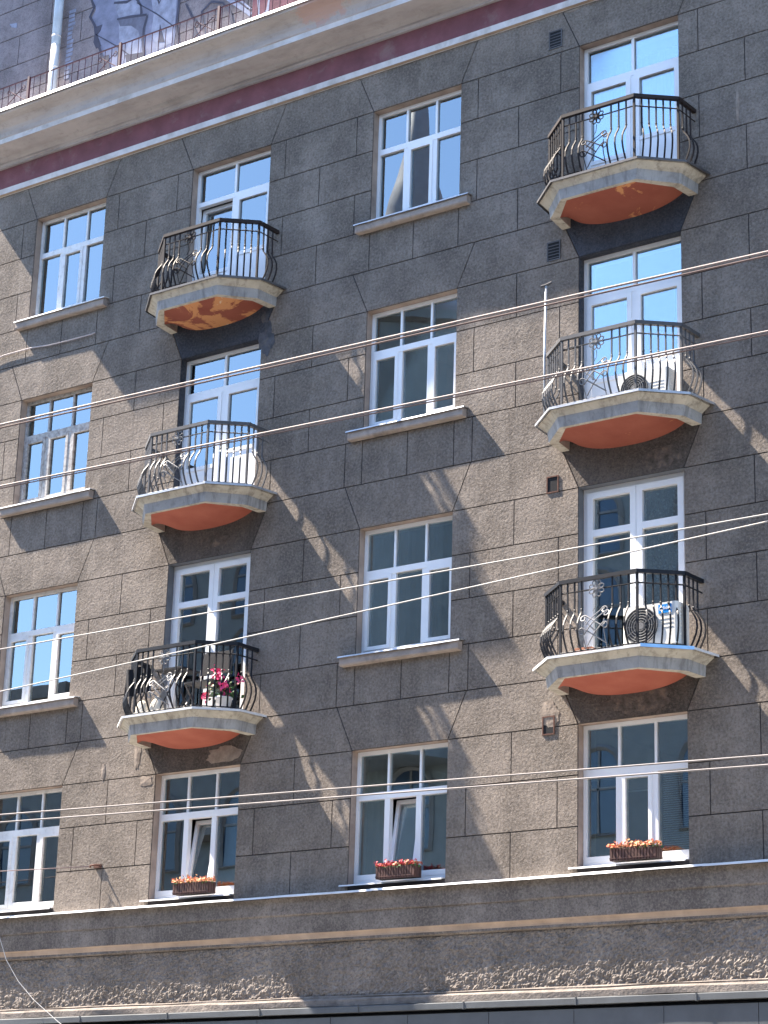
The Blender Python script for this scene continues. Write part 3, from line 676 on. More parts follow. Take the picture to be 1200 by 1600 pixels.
for zz in (19.75, 20.35, 20.95): dp.lathe((px_, AY - 0.13, zz), [(0.079, 0), (0.084, 0.008), (0.079, 0.03)], 14, 0)
dp.build('drainpipe', ['pipe', 'pipe_blue'], bld, True)
# chipped strip of brickwork beside the pipe
br = MB()
for k in range(16):
    w_ = random.uniform(0.10, 0.19); br.box(-7.56, -7.56 + w_, AY - 0.006, AY + 0.01, 20.15 + k * 0.085, 20.15 + k * 0.085 + 0.062)
br.build('bare_brick_strip', 'gr_pale', bld)
def art(poly, mat, k, seed=0):
    MB().plate(poly, AY - 0.004 - 0.0015 * k, AY + 0.005).build('graffiti_patch', mat, bld)
def blobby(cx, cz, w, hgt, seed, n=26, rough=0.3): 
    return [(cx + w / 2 * (1 + rough * mnoise.noise(Vector((math.cos(a) * 1.5, math.sin(a) * 1.5, seed * 2.3)))) * math.cos(a), cz + hgt / 2 * (1 + rough * mnoise.noise(Vector((math.cos(a) * 1.5, math.sin(a) * 1.5, seed * 2.3 + 9)))) * math.sin(a)) for a in [2 * math.pi * i / n for i in range(n)]]
def stroke(pts, w, mat, k):
    a = [Vector(p) for p in pts]; l, r_s = [], []
    for i, p in enumerate(a):
        d = (a[min(i + 1, len(a) - 1)] - a[max(i - 1, 0)]).normalized(); nn = Vector((-d.y, d.x)); ww = w * (0.75 + 0.5 * ((i * 37) % 10) / 10)
        l.append(tuple(p + nn * ww / 2)); r_s.append(tuple(p - nn * ww / 2))
    for i in range(len(a) - 1):
        pass
    m = MB(); y = AY - 0.004 - 0.0015 * k; n = len(a)
    m.add([(x, y, z) for x, z in l] + [(x, y, z) for x, z in r_s], [(i, n + i, n + i + 1, i + 1) for i in range(n - 1)])
    m.build('graffiti_stroke', mat, bld)
art([(-7.06, 21.54), (-6.92, 21.31), (-7.01, 21.17), (-6.86, 20.95), (-6.87, 20.79), (-6.84, 20.7), (-6.74, 20.51), (-6.59, 20.15), (-6.47, 19.9), (-5.08, 19.9), (-5.03, 20.39), (-5.04, 20.95), (-5.1, 22.2), (-7.0, 22.2)], 'gr_blue', 0)
art([(-6.52, 21.45), (-5.98, 21.28), (-5.89, 21.06), (-5.86, 20.9), (-6.36, 20.97), (-6.47, 21.2)], 'gr_pale', 1)
art([(-6.36, 20.91), (-5.93, 20.71), (-5.79, 20.39), (-5.83, 20.0), (-6.15, 20.0), (-6.32, 20.56)], 'gr_pale', 1)
art([(-5.71, 21.4), (-5.07, 21.2), (-5.06, 20.53), (-5.09, 20.1), (-5.43, 20.05), (-5.59, 20.45), (-5.56, 20.75)], 'gr_pale', 1)
art([(-6.39, 20.96), (-6.08, 20.91), (-5.68, 20.82), (-5.75, 20.62), (-5.76, 20.43), (-5.78, 20.29), (-5.89, 20.57), (-6.06, 20.72), (-6.32, 20.79)], 'gr_slate', 2)
for k, p in enumerate(([(-5.42, 20.2), (-5.4, 20.54), (-5.27, 20.16)], [(-6.89, 20.96), (-6.74, 20.96), (-6.78, 20.85), (-6.84, 20.79), (-6.73, 20.54), (-6.85, 20.53), (-6.92, 20.67)], [(-6.65, 20.32), (-6.53, 20.31), (-6.48, 20.0), (-6.58, 20.0)], [(-6.15, 20.19), (-5.72, 20.11), (-5.67, 19.95), (-6.1, 19.95)], [(-4.67, 20.0), (-4.64, 20.27), (-4.5, 20.0)])): art(p, 'gr_black', 3)
for pts, w in (([(-7.07, 21.59), (-6.96, 21.36), (-7.05, 21.21), (-6.92, 21.0), (-6.87, 20.79), (-6.82, 20.64), (-6.72, 20.41), (-6.6, 20.1)], 0.055), ([(-6.5, 21.3), (-6.2, 21.22), (-6.01, 21.25), (-5.87, 21.05), (-5.84, 20.87)], 0.05), ([(-6.4, 20.95), (-6.1, 20.90), (-5.72, 20.82)], 0.045), ([(-5.70, 20.8), (-5.76, 20.57), (-5.76, 20.3), (-5.72, 20.05)], 0.05),
        ([(-5.06, 21.2), (-5.0, 20.8), (-5.03, 20.39), (-4.97, 20.0)], 0.05), ([(-6.88, 20.81), (-6.32, 20.39), (-6.01, 20.12)], 0.02), ([(-5.97, 21.13), (-5.49, 20.76), (-5.08, 20.39)], 0.02), ([(-4.43, 20.1), (-4.48, 20.48), (-4.29, 20.6), (-4.04, 20.5), (-3.87, 20.28), (-3.8, 20.0)], 0.045), ([(-4.85, 20.75), (-4.7, 20.47), (-4.51, 20.2)], 0.04), ([(-5.6, 21.3), (-5.45, 20.95), (-5.3, 21.25), (-5.2, 20.95)], 0.05)): stroke(pts, w, 'gr_black', 4)
art([(-3.40, 19.8), (-2.0, 19.8), (-2.0, 21.4), (-3.40, 21.4)], 'gr_red', 1)
stroke([(-3.26, 20.0), (-3.28, 20.31), (-3.17, 20.36), (-3.06, 20.24), (-3.08, 20.05), (-3.2, 19.98)], 0.05, 'gr_pale', 2)
stroke([(-4.1, 20.68), (-3.7, 20.34), (-3.42, 20.08)], 0.07, 'gr_pale', 2); stroke([(-3.95, 20.68), (-3.6, 20.36), (-3.42, 20.18)], 0.03, 'gr_pale', 2)
art([(-9.04, 21.7), (-8.85, 21.66), (-8.85, 21.56), (-8.98, 21.61)], 'gr_pale', 1)
# roof railing on the cornice
rl = MB(); RY = -0.50; x = X0 + 0.2; zr0, zr1 = 19.07, 19.60
rp = empty('roof_railing'); rp.parent = bld
rail = MB().tube([(X0 + 0.1, RY, zr1), (X1, RY, zr1)], 0.013, 5); rail.tube([(X0 + 0.1, RY, 19.13), (X1, RY, 19.13)], 0.008, 4)
rail.build('top_rail', 'iron_red', rp)
bars = MB()
xx = X0 + 0.2
while xx < X1: bars.tube([(xx, RY, 19.07), (xx, RY, zr1)], 0.008, 4); xx += 0.145
for k in range(9):
    cx_ = X0 + 1.55 + 2.06 * k
    for sg in (-1, 1):
        bars.tube([(cx_ - 0.28 * sg, RY - 0.012, 19.16), (cx_ + 0.12 * sg, RY - 0.012, 19.45)], 0.008, 4)
        bars.tube([(cx_ + 0.12 * sg + u, RY - 0.012, 19.45 + v) for u, v in spiral((0.04 * sg, 0.0), 0.05, 0.02, math.pi / 2, -1.1 * sg)], 0.008, 4)
bars.build('baluster_panel', 'iron_red', rp)
pxs = [-7.30, -5.25, -3.18, -1.05, 1.0, 3.1, 5.2, 7.3]
for p in pxs: MB().box(p - 0.022, p + 0.022, RY - 0.02, RY + 0.02, 19.06, 19.63).build('railing_post', 'iron_red', rp)

# ------------------------------------------------------------------ curtains and blinds behind the glass
def curtain(x0, x1, z0, z1, mat, label, name='curtain', y=0.32, amp=0.03, freq=9.0, cat='curtain', group=None, gather=0.0):
    nx_ = max(12, int((x1 - x0) * 46)); m = MB(); vs = []
    ph = random.uniform(0, 6)
    for j, (zz, k) in enumerate(((z1, 1.0), ((z0 + z1) / 2, 1.05), (z0, 1.1))):
        for i in range(nx_ + 1):
            u = i / nx_; x = x0 + (x1 - x0) * u
            x += gather * math.sin(u * math.pi * 2) * 0.05 * j
            d = amp * k * (math.sin(freq * 2 * math.pi * (x - x0) + ph) + 0.5 * math.sin(freq * 0.63 * 2 * math.pi * (x - x0) + 1.7 * ph))
            vs.append((x, y + d, zz))
    m.add(vs, [(j * (nx_ + 1) + i, (j + 1) * (nx_ + 1) + i, (j + 1) * (nx_ + 1) + i + 1, j * (nx_ + 1) + i + 1) for j in range(2) for i in range(nx_)])
    o = m.build(name, mat, None, True); return tag(o, label, cat, group)
G = 'curtains behind the windows'
curtain(3.1, 4.58, 14.85, 16.98, 'curtain', 'pale pleated curtain behind the top balcony door of the right-hand column', group=G)
curtain(-7.33, -6.95, 12.25, 13.95, 'curtain', 'white curtain hanging at one side of the old peeling wooden window', group=G)
curtain(-6.55, -6.2, 12.25, 13.95, 'curtain', 'narrow white curtain in the centre of the old peeling wooden window', group=G)
curtain(-6.1, -5.83, 12.25, 13.95, 'net', 'greyish net curtain at the right of the old peeling wooden window', group=G)
curtain(-7.3, -6.3, 8.98, 10.7, 'net', 'net curtain behind the weathered window over the shadowed sill at left edge', group=G)
curtain(-0.42, 1.05, 9.0, 10.7, 'net', 'grey-green net curtain with fine folds in the middle window column', group=G, freq=13)
curtain(-3.2, -2.43, 8.35, 10.6, 'net', 'thin grey curtain inside the black-railed balcony door above the pink flowers', group=G, freq=12)
curtain(3.86, 4.56, 8.4, 10.6, 'lace', 'lace curtain behind the right leaf of the door over the air conditioner', group=G, freq=5)
curtain(3.9, 4.58, 8.4, 10.7, 'drape', 'dark purple drape behind the lace at the air conditioner balcony', group=G, y=0.42, freq=5)
curtain(-7.3, -6.95, 5.88, 7.5, 'net', 'pale net curtain behind the lowest window at the left edge', group=G, freq=10)
curtain(-6.6, -5.9, 5.88, 7.5, 'curtain', 'white drawn curtain behind the lowest window at the left edge', group=G, freq=8)
curtain(-3.9, -3.55, 6.0, 7.55, 'net', 'soft grey curtain beside the tilted sash over the apricot flowers', group=G, freq=9)
curtain(-0.42, -0.12, 6.0, 7.55, 'net', 'soft grey curtain beside the tilted sash over the red flowers', group=G, freq=9)
curtain(-7.3, -5.85, 15.5, 17.15, 'net', 'pale blind-like curtain in the top window at the left edge', group=G, freq=4)
def blind(x0, x1, z0, z1, label, step=0.027):
    r_ = empty('venetian_blind', ((x0 + x1) / 2, 0.25, z0)); tag(r_, label, 'blind', 'venetian blinds')
    m = MB(); zz = z0
    while zz < z1 - 0.02:
        m.add([(x0, 0.235, zz), (x1, 0.235, zz), (x1, 0.262, zz + 0.019), (x0, 0.262, zz + 0.019)], [(0, 1, 2, 3)]); zz += step
    child(r_, m, 'slats', 'curtain'); child(r_, MB().box(x0, x1, 0.225, 0.27, z1 - 0.03, z1), 'head_rail', 'pvc'); child(r_, MB().box(x0, x1, 0.232, 0.262, z0 - 0.022, z0 - 0.006), 'bottom_rail', 'pvc')
blind(4.12, 4.54, 5.98, 6.96, 'lowered venetian blind in the right light of the lowest right window')
blind(3.63, 4.02, 6.78, 6.96, 'raised venetian blind behind the middle sash of the lowest right window', 0.016)
blind(3.11, 3.53, 6.86, 6.96, 'raised venetian blind in the left light of the lowest right window', 0.012)

# ------------------------------------------------------------------ air conditioners
def ac_unit(x, yf, z, w, dp_, hgt, label, logo):
    r_ = empty('air_conditioner', (x + w / 2, yf + dp_ / 2, z)); tag(r_, label, 'air conditioner', 'air conditioners on the balconies')
    m = MB(); b = 0.03
    m.prism([(x + b, yf), (x + w - b, yf), (x + w, yf + b), (x + w, yf + dp_), (x, yf + dp_), (x, yf + b)], z + 0.07, z + 0.07 + hgt)
    for k in range(3): m.box(x + w * 0.60, x + w - 0.06, yf - 0.004, yf, z + 0.07 + hgt * (0.40 + 0.10 * k), z + 0.075 + hgt * (0.40 + 0.10 * k))
    child(r_, m, 'casing', 'ac')
    for sx in (0.08, w - 0.16): child(r_, MB().box(x + sx, x + sx + 0.08, yf + 0.02, yf + dp_ - 0.02, z, z + 0.07), 'foot', 'ac')
    cx_, cz_ = x + w * 0.35, z + 0.07 + hgt * 0.5; R0 = hgt * 0.44
    g = MB(); g.lathe((cx_, yf, cz_), [(R0, -0.012), (R0, 0.001)], 36, 0, 'y')
    for k in range(6): g.tube([(cx_ + R0 * (0.26 + 0.145 * k) * math.cos(t), yf - 0.018, cz_ + R0 * (0.26 + 0.145 * k) * math.sin(t)) for t in [2 * math.pi * i / 32 for i in range(32)]], 0.006, 4, 1, True)
    for k in range(12):
        a = 2 * math.pi * k / 12; g.tube([(cx_ + R0 * 0.2 * math.cos(a), yf - 0.016, cz_ + R0 * 0.2 * math.sin(a)), (cx_ + R0 * math.cos(a), yf - 0.016, cz_ + R0 * math.sin(a))], 0.004, 4, 1)
    child(r_, g, 'fan_grille', ['ac_dark', 'ac_ring'])
    child(r_, MB().lathe((cx_, yf - 0.012, cz_), [(R0 * 0.2, -0.012), (R0 * 0.2, 0.0)], 20, 0, 'y'), 'fan_hub', 'lit_iron_hub')
    s = MB()
    for k in range(9): s.box(x + w, x + w + 0.006, yf + 0.06, yf + dp_ - 0.04, z + 0.15 + k * hgt * 0.09, z + 0.165 + k * hgt * 0.09)
    child(r_, s, 'side_louvres', 'ac')
    if logo:
        lx, lz = x + w * 0.665, z + 0.07 + hgt * 0.74; lw, lh = w * 0.235, hgt * 0.21
        st = child(r_, MB().box(lx, lx + lw, yf - 0.006, yf - 0.0005, lz, lz + lh), 'brand_sticker', 'blue')
        cu = bpy.data.curves.new('lettering', 'FONT'); cu.body = 'Midea'; cu.size = lw * 0.34; cu.align_x = 'CENTER'; cu.extrude = 0.001
        tmp = bpy.data.objects.new('text_source', cu); COL.objects.link(tmp); bpy.context.view_layer.update()
        tme = bpy.data.meshes.new_from_object(tmp.evaluated_get(bpy.context.evaluated_depsgraph_get())); bpy.data.objects.remove(tmp)
        tme.materials.clear(); tme.materials.append(M['white'])
        to = bpy.data.objects.new('lettering', tme); COL.objects.link(to); to.parent = st
        to.rotation_euler = (math.pi / 2, 0, 0); to.location = (lx + lw * 0.60, yf - 0.0085, lz + lh * 0.40)
        sw = MB(); sc_ = (lx + lw * 0.17, lz + lh * 0.5)
        sw.tube([(sc_[0] + lw * 0.10 * math.cos(t), yf - 0.0085, sc_[1] + lw * 0.10 * math.sin(t)) for t in [0.6 + 5.0 * i / 12 for i in range(13)]], lw * 0.018, 4)
        sw.build('emblem', 'white', st)
    return r_
ac_unit(4.00, -0.53, 8.285, 0.76, 0.30, 0.52, 'white air conditioner with blue sticker on the lowest right balcony', True)
ac_unit(3.78, -0.26, 11.555, 0.74, 0.25, 0.44, 'white air conditioner half hidden behind the pale railing of the right balcony', False)

# ------------------------------------------------------------------ flowers
def blossoms(m, pts, size, rr, mi_of=lambda k: 0):
    for k, p in enumerate(pts):
        n = Vector((rr.uniform(-1, 1), rr.uniform(-1.4, 0.3), rr.uniform(-0.2, 1.2))).normalized(); a = n.orthogonal().normalized(); b = n.cross(a); P0 = Vector(p); s = size * rr.uniform(0.7, 1.2)
        for q in range(5):
            t = q * 2 * math.pi / 5 + k; e = a * math.cos(t) + b * math.sin(t); e2 = a * math.cos(t + 0.55) + b * math.sin(t + 0.55); e3 = a * math.cos(t - 0.55) + b * math.sin(t - 0.55)
            m.add([P0, P0 + e3 * s * 0.75 + n * s * 0.2, P0 + e * s + n * s * 0.3, P0 + e2 * s * 0.75 + n * s * 0.2], [(0, 1, 2, 3)], mi_of(k))
def leaves(m, pts, size, rr):
    for p in pts:
        n = Vector((rr.uniform(-1, 1), rr.uniform(-1, 0.3), rr.uniform(0.0, 1.2))).normalized(); a = n.orthogonal().normalized(); b = n.cross(a); P0 = Vector(p); s = size * rr.uniform(0.6, 1.2)
        m.add([P0 - a * s, P0 - b * s * 0.7 + n * s * .2, P0 + a * s, P0 + b * s * 0.7 + n * s * .2], [(0, 1, 2, 3)])
def planter(x0, x1, z0, mats, label, seed):
    rr = random.Random(seed); y0, y1, hgt = -0.165, 0.0, 0.155
    r_ = empty('flower_box', ((x0 + x1) / 2, (y0 + y1) / 2, z0)); tag(r_, label, 'flower box', 'flower boxes on the lowest window sills')
    child(r_, MB().box(x0 + 0.012, x1 - 0.012, y0 + 0.012, y1 - 0.012, z0, z0 + hgt - 0.02), 'liner', 'brown_dark')
    s = MB(); n = 15; pw = (x1 - x0) / n
    for k in range(n): s.box(x0 + k * pw + 0.005, x0 + (k + 1) * pw - 0.005, y0, y0 + 0.012, z0 - 0.005 + rr.uniform(0, .004), z0 + hgt)
    for xx in (x0, x1 - 0.012):
        for k in range(3): s.box(xx, xx + 0.012, y0 + 0.016 + k * 0.05, y0 + 0.058 + k * 0.05, z0, z0 + hgt)
    s.box(x0, x1, y0 - 0.004, y0 + 0.0, z0 + 0.02, z0 + 0.032); child(r_, s, 'slats', 'brown_box')
    P = lambda: (rr.uniform(x0 - 0.02, x1 + 0.02), rr.uniform(y0 - 0.02, y1 - 0.02), z0 + hgt + abs(rr.gauss(0, 0.03)) + 0.008)
    f = MB(); blossoms(f, [P() for _ in range(280)], 0.019, rr, lambda k: 0 if k % 3 else 1); child(r_, f, 'blossoms', mats)
    l = MB(); leaves(l, [(p[0], p[1], p[2] - 0.03) for p in (P() for _ in range(130))], 0.022, rr); child(r_, l, 'leaves', 'leaf')
planter(-3.38, -2.73, 5.85, ['fl_apricot', 'fl_orange'], 'brown slatted flower box of apricot flowers on the left lowest sill', 1)
planter(0.10, 0.72, 5.85, ['fl_red', 'fl_orange'], 'brown slatted flower box of dark red flowers under the middle window column', 2)
planter(3.60, 4.24, 5.85, ['fl_orange', 'fl_apricot'], 'brown slatted flower box of orange-pink flowers under the right window column', 3)

rr = random.Random(11); zb2 = ZT[2] - 2.478
fp = empty('flower_pot', (-2.42, -0.42, zb2)); tag(fp, 'potted pink geranium with pale leaves behind the black balcony railing', 'flower pot')
child(fp, MB().lathe((-2.42, -0.42, zb2), [(0.085, 0.0), (0.12, 0.19), (0.13, 0.19), (0.13, 0.21), (0.10, 0.21)], 18), 'pot', 'white', True)
st = MB(); heads = []
for k in range(11):
    e = Vector((-2.42 + rr.uniform(-0.30, 0.32), -0.45 + rr.uniform(-0.22, 0.12), zb2 + rr.uniform(0.22, 0.52))); heads.append(e)
heads[0] = Vector((-2.52, -0.5, zb2 + 0.60)); heads[1] = Vector((-2.47, -0.5, zb2 + 0.53)); heads[2] = Vector((-2.08, -0.5, zb2 + 0.42))
for e in heads: st.tube([(-2.42, -0.42, zb2 + 0.2), ((-2.42 + e.x) / 2 + .02, -0.43, (zb2 + 0.25 + e.z) / 2), tuple(e)], 0.005, 4)
child(fp, st, 'stems', 'leaf')
f = MB()
for e in heads: blossoms(f, [e + Vector((rr.gauss(0, .03), rr.gauss(0, .03), rr.gauss(0, .028))) for _ in range(16)], 0.026, rr)
child(fp, f, 'blossoms', 'fl_pink')
l = MB(); leaves(l, [(-2.42 + rr.gauss(0, 0.14), -0.44 + rr.gauss(0, 0.09), zb2 + 0.22 + abs(rr.gauss(0, 0.12))) for _ in range(90)], 0.036, rr); child(fp, l, 'leaves', 'leaf')
l = MB(); leaves(l, [(-2.56 + rr.gauss(0, 0.08), -0.48 + rr.gauss(0, 0.06), zb2 + 0.25 + abs(rr.gauss(0, 0.1))) for _ in range(70)], 0.034, rr); child(fp, l, 'pale_leaves', 'leaf_pale')

# folding chair, dark cloth and sack on the same balcony
ch = empty('folding_chair', (-2.75, -0.35, zb2)); tag(ch, 'black folding chair with a solid back panel standing on the balcony', 'chair')
child(ch, MB().add([(-3.02, -0.26, zb2 + 0.62), (-2.50, -0.26, zb2 + 0.62), (-2.48, -0.20, zb2 + 0.96), (-3.00, -0.20, zb2 + 0.96), (-3.02, -0.235, zb2 + 0.62), (-2.50, -0.235, zb2 + 0.62), (-2.48, -0.175, zb2 + 0.96), (-3.00, -0.175, zb2 + 0.96)], [(0, 1, 2, 3), (7, 6, 5, 4), (0, 4, 5, 1), (1, 5, 6, 2), (2, 6, 7, 3), (3, 7, 4, 0)]), 'backrest', 'cloth_black')
child(ch, MB().box(-3.02, -2.50, -0.58, -0.22, zb2 + 0.44, zb2 + 0.465), 'seat', 'black')
for xx in (-3.03, -2.49):
    child(ch, MB().tube([(xx, -0.60, zb2), (xx, -0.24, zb2 + 0.60), (xx, -0.18, zb2 + 0.98)], 0.012, 6), 'leg', 'flash_dark'); child(ch, MB().tube([(xx, -0.16, zb2), (xx, -0.56, zb2 + 0.46)], 0.012, 6), 'leg', 'flash_dark')
tb = empty('side_table', (-3.35, -0.35, zb2)); tag(tb, 'small dark folding table with crossed legs beside the black chair', 'table')
child(tb, MB().box(-3.62, -3.12, -0.55, -0.15, zb2 + 0.70, zb2 + 0.725), 'tabletop', 'black')
for yy in (-0.53, -0.17):
    child(tb, MB().tube([(-3.58, yy, zb2), (-3.16, yy, zb2 + 0.70)], 0.011, 5), 'leg', 'black'); child(tb, MB().tube([(-3.16, yy, zb2), (-3.58, yy, zb2 + 0.70)], 0.011, 5), 'leg', 'black')
cb = MB(); vs = []
for j in range(6):
    for i in range(17): vs.append((-4.06 + 0.5 * i / 16, -0.68 + 0.018 * math.sin(i * 1.3 + j * .4), zb2 + 0.36 + 0.40 * j / 5 - 0.02 * math.sin(i * 0.4)))
cb.add(vs, [(j * 17 + i, j * 17 + i + 1, (j + 1) * 17 + i + 1, (j + 1) * 17 + i) for j in range(5) for i in range(16)])
tag(cb.build('black_cloth', 'cloth_black', None, True), 'black cloth hung inside the left of the black balcony railing', 'cloth')
def sack(cx, cy, z, w, hgt, label, seed):
    m = MB(); n = 18; vs = []; k = 9
    for j in range(k):
        t = j / (k - 1); r0 = w / 2 * (0.25 + 0.75 * math.sin(math.pi * min(1, 0.18 + t * 0.8))) 
        for i in range(n):
            a = 2 * math.pi * i / n; d = 1 + 0.22 * mnoise.noise(Vector((math.cos(a) * 1.4, math.sin(a) * 1.4, t * 2 + seed)))
            vs.append((cx + r0 * d * math.cos(a), cy + r0 * 0.7 * d * math.sin(a), z + hgt * t))
    m.add(vs, [(j * n + i, j * n + (i + 1) % n, (j + 1) * n + (i + 1) % n, (j + 1) * n + i) for j in range(k - 1) for i in range(n)] + [tuple(range(n))[::-1], tuple(range((k - 1) * n, k * n))])
    tag(m.build('sack', 'bag', None, True), label, 'sack', 'sacks on the balcony')
sack(-3.84, -0.52, zb2, 0.26, 0.30, 'pale sack at the far left of the black balcony floor', 1); sack(-3.58, -0.50, zb2, 0.24, 0.34, 'taller pale sack between the other sack and the table', 5)

# bricks on the lowest right balcony
zb = ZT[2] - 2.478
bg_ = 'loose bricks on the balcony'
for k, (bx, by, bz, w_, a, lb) in enumerate([(3.36, -0.62, 0, 0.24, 6, 'loose red brick lying leftmost by the black railing'), (3.57, -0.58, 0, 0.24, -5, 'loose red brick nearest the air conditioner, bottom of the pile'), (3.52, -0.60, 0.068, 0.24, 3, 'loose red brick lying on top of the others'), (3.22, -0.60, 0, 0.14, 20, 'broken pale half brick at the end of the brick row')]):
    m = MB(); m.prism([(-w_ / 2, -0.055), (w_ / 2 - 0.01, -0.06), (w_ / 2, 0.05), (-w_ / 2 + 0.01, 0.057)], 0, 0.065)
    o = m.build('loose_brick', 'brick', None, False, (bx, by, zb + bz), (0, 0, R_(a))); tag(o, lb, 'brick', bg_)
# aerial mast on the pale balcony
mp = empty('aerial_mast', (2.80, -0.40, 11.56)); tag(mp, 'thin pale pipe mast with a T-shaped head rising beside the balcony railing', 'mast')
child(mp, MB().tube([(2.79, -0.42, 11.55), (2.785, -0.42, 12.5), (2.80, -0.42, 13.52)], 0.017, 8), 'pole', 'mast', True)
child(mp, MB().tube([(2.74, -0.45, 13.50), (2.80, -0.42, 13.52), (2.86, -0.38, 13.56)], 0.020, 8), 'head', 'flash_dark')

# ------------------------------------------------------------------ overhead wires
def wire(name, p0, p1, r, mat, label, sag=0.02, cat='wire', group=None, n=24):
    pts = []
    for i in range(n + 1):
        t = i / n; pts.append((p0[0] + (p1[0] - p0[0]) * t, p0[1] + (p1[1] - p0[1]) * t, p0[2] + (p1[2] - p0[2]) * t - sag * 4 * t * (1 - t)))
    o = MB().tube(pts, r, 6, 0).build(name, mat, None, True); return tag(o, label, cat, group)
GW = 'overhead wires across the street front'
def along(x, y0, s): return y0 + s * x
def hw(a, b, z, r, mat, label, off=0.0, dz=0.0):                     # through two points, run on well past both ends
    d = Vector(b) - Vector(a); A = Vector(a) - d * 4; B = Vector(b) + d * 1.2
    return wire('overhead_wire', (A.x, A.y + off, z + dz), (B.x, B.y + off, z + dz), r, mat, label, 0.0, 'wire', GW)
hw((7.95, -14.82), (12.83, -14.63), 6.0, 0.0068, 'wire', 'upper copper contact wire crossing in front of the second row of balconies', 0, 0.012)
hw((7.95, -14.82), (12.83, -14.63), 6.0, 0.0055, 'wire_dark', 'dark wire running tight under the upper copper contact wire', 0.0, -0.008)
hw((7.13, -14.0), (12.41, -13.76), 6.0, 0.0062, 'wire', 'second copper wire, crossing the railings of the second row of balconies', 0, 0.010)
hw((7.13, -14.0), (12.41, -13.76), 6.0, 0.0045, 'wire_dark', 'dark wire running tight under the second copper wire', 0.0, -0.006)
hw((4.08, -10.96), (11.07, -11.05), 6.0, 0.0055, 'wire_pale', 'white wire crossing the glazing of the black-railed balcony doors')
wire('overhead_wire', (-30, -5.4, 6.05), (22.1, -12.55, 5.93), 0.0055, 'wire_pale', 'white wire slanting down past the geranium to meet the wire above', 0.0, 'wire', GW)
hw((0.52, -7.34), (8.78, -6.43), 5.5, 0.0080, 'wire_beige', 'upper of two beige wires crossing the lowest windows', 0)
hw((0.18, -7.01), (8.6, -6.06), 5.5, 0.0080, 'wire_beige', 'lower of two beige wires crossing the lowest windows', 0)
# hanging cable at the lower left corner, wall cable, wall hook with span wire
pts = [(-6.75, -0.3, 5.95), (-6.64, -0.3, 5.63), (-6.53, -0.3, 5.37), (-6.37, -0.3, 5.07), (-6.1, -0.3, 4.76), (-5.77, -0.3, 4.49), (-5.26, -0.3, 4.17), (-4.87, -0.3, 3.95), (-4.4, -0.3, 3.7)]
tag(MB().tube(pts, 0.0055, 6).build('hanging_cable', 'wire_pale', None, True), 'thin pale cable looping down across the frieze at the lower left corner', 'cable')
pts = [(-9.1, -0.03, 14.75), (-8.4, -0.03, 14.84), (-7.8, -0.03, 14.90), (-7.2, -0.03, 14.90), (-6.8, -0.03, 14.86), (-6.4, -0.03, 14.85), (-5.9, -0.03, 14.85), (-5.80, -0.03, 14.86)]
tag(MB().tube(pts, 0.011, 6).build('wall_cable', 'wire', None, True), 'grey cable slung along the wall under the top left window sill', 'cable')
hk = empty('wall_hook', (-5.0, -0.05, 6.37)); tag(hk, 'small rusty anchor hook on the wall left of the apricot flowers', 'hook')
child(hk, MB().box(-5.03, -4.90, -0.03, 0.01, 6.35, 6.40), 'plate', 'rust'); child(hk, MB().tube([(-4.93, -0.02, 6.39), (-4.95, -0.10, 6.38), (-5.02, -0.11, 6.37), (-5.06, -0.07, 6.36)], 0.014, 6), 'eye', 'rust')
wire('span_wire', (-5.06, -0.08, 6.37), (-30.0, -2.5, 6.95), 0.007, 'wire_dark', 'dark span wire tied to the rusty wall hook', 0.1)

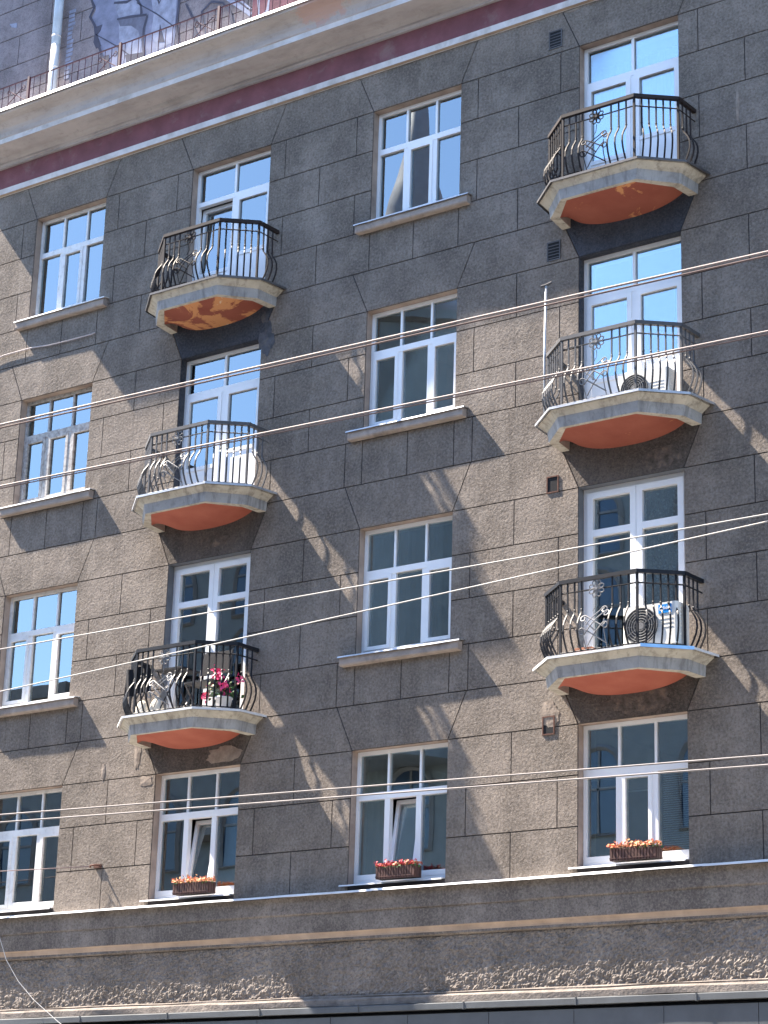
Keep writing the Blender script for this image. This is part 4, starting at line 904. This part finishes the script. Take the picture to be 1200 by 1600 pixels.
# ------------------------------------------------------------------ house across the street (seen in the panes)
OY = -27.0
ob = empty('opposite_building', (0, OY, 0)); tag(ob, 'pale house with arched windows across the street, seen mirrored in the panes', 'building')
child(ob, MB().box(-32.0, 60, OY - 10, OY, 0, 22.4).box(-58, -32.0, OY - 10, OY, 0, 17.6), 'wall', 'opp')
child(ob, MB().box(-32.2, 60, OY - 10.2, OY + 0.5, 22.4, 22.8).box(-58, -32.2, OY - 10.2, OY + 0.5, 17.6, 18.0).box(-58, 60, OY, OY + 0.2, 14.9, 15.3), 'eaves_moulding', 'opp_trim')
child(ob, MB().add([(-32.2, OY + 0.4, 22.8), (-32.2, OY - 10, 22.8), (-32.2, OY - 5, 24.4), (60, OY + 0.4, 22.8), (60, OY - 10, 22.8), (60, OY - 5, 24.4)], [(0, 3, 5, 2), (1, 2, 5, 4), (0, 2, 1), (3, 4, 5)]), 'roof', 'roof_red')
for k in range(30):
    for zf, hh_ in ((5.0, 2.2), (8.4, 2.2), (11.6, 2.4), (16.6, 2.4), (19.4, 1.9)):
        cx_ = -56 + 3.1 * k
        if zf > 15 and cx_ < -32: continue
        w_ = 0.7; pts = [(cx_ - w_, zf), (cx_ + w_, zf)] + [(cx_ + w_ * math.cos(a), zf + hh_ - w_ + w_ * math.sin(a)) for a in [math.pi * i / 8 for i in range(9)]]
        n = len(pts); m = MB(); m.add([(x, OY + 0.02, z) for x, z in pts], [tuple(range(n))], 0)
        m.tube([(x, OY + 0.03, z) for x, z in pts], 0.09, 4, 1, True); m.box(cx_ - 0.03, cx_ + 0.03, OY + 0.03, OY + 0.06, zf, zf + hh_ - 0.1, 1); m.box(cx_ - w_, cx_ + w_, OY + 0.03, OY + 0.06, zf + 1.2, zf + 1.27, 1)
        child(ob, m, 'window', ['opp_glass', 'opp_trim'])
TX = -19.85
child(ob, MB().lathe((TX, OY - 1.0, 0), [(3.2, 14), (3.2, 27.0), (3.45, 27.1), (3.45, 27.4)], 20, 0), 'corner_turret', 'opp')
child(ob, MB().lathe((TX, OY - 1.0, 0), [(3.4, 27.4), (2.9, 28.1), (1.9, 29.0), (1.15, 30.0), (0.85, 31.0), (1.0, 32.0), (0.7, 33.0), (0.35, 34.5), (0.05, 38.5)], 20, 0), 'turret_spire', 'roof', True)
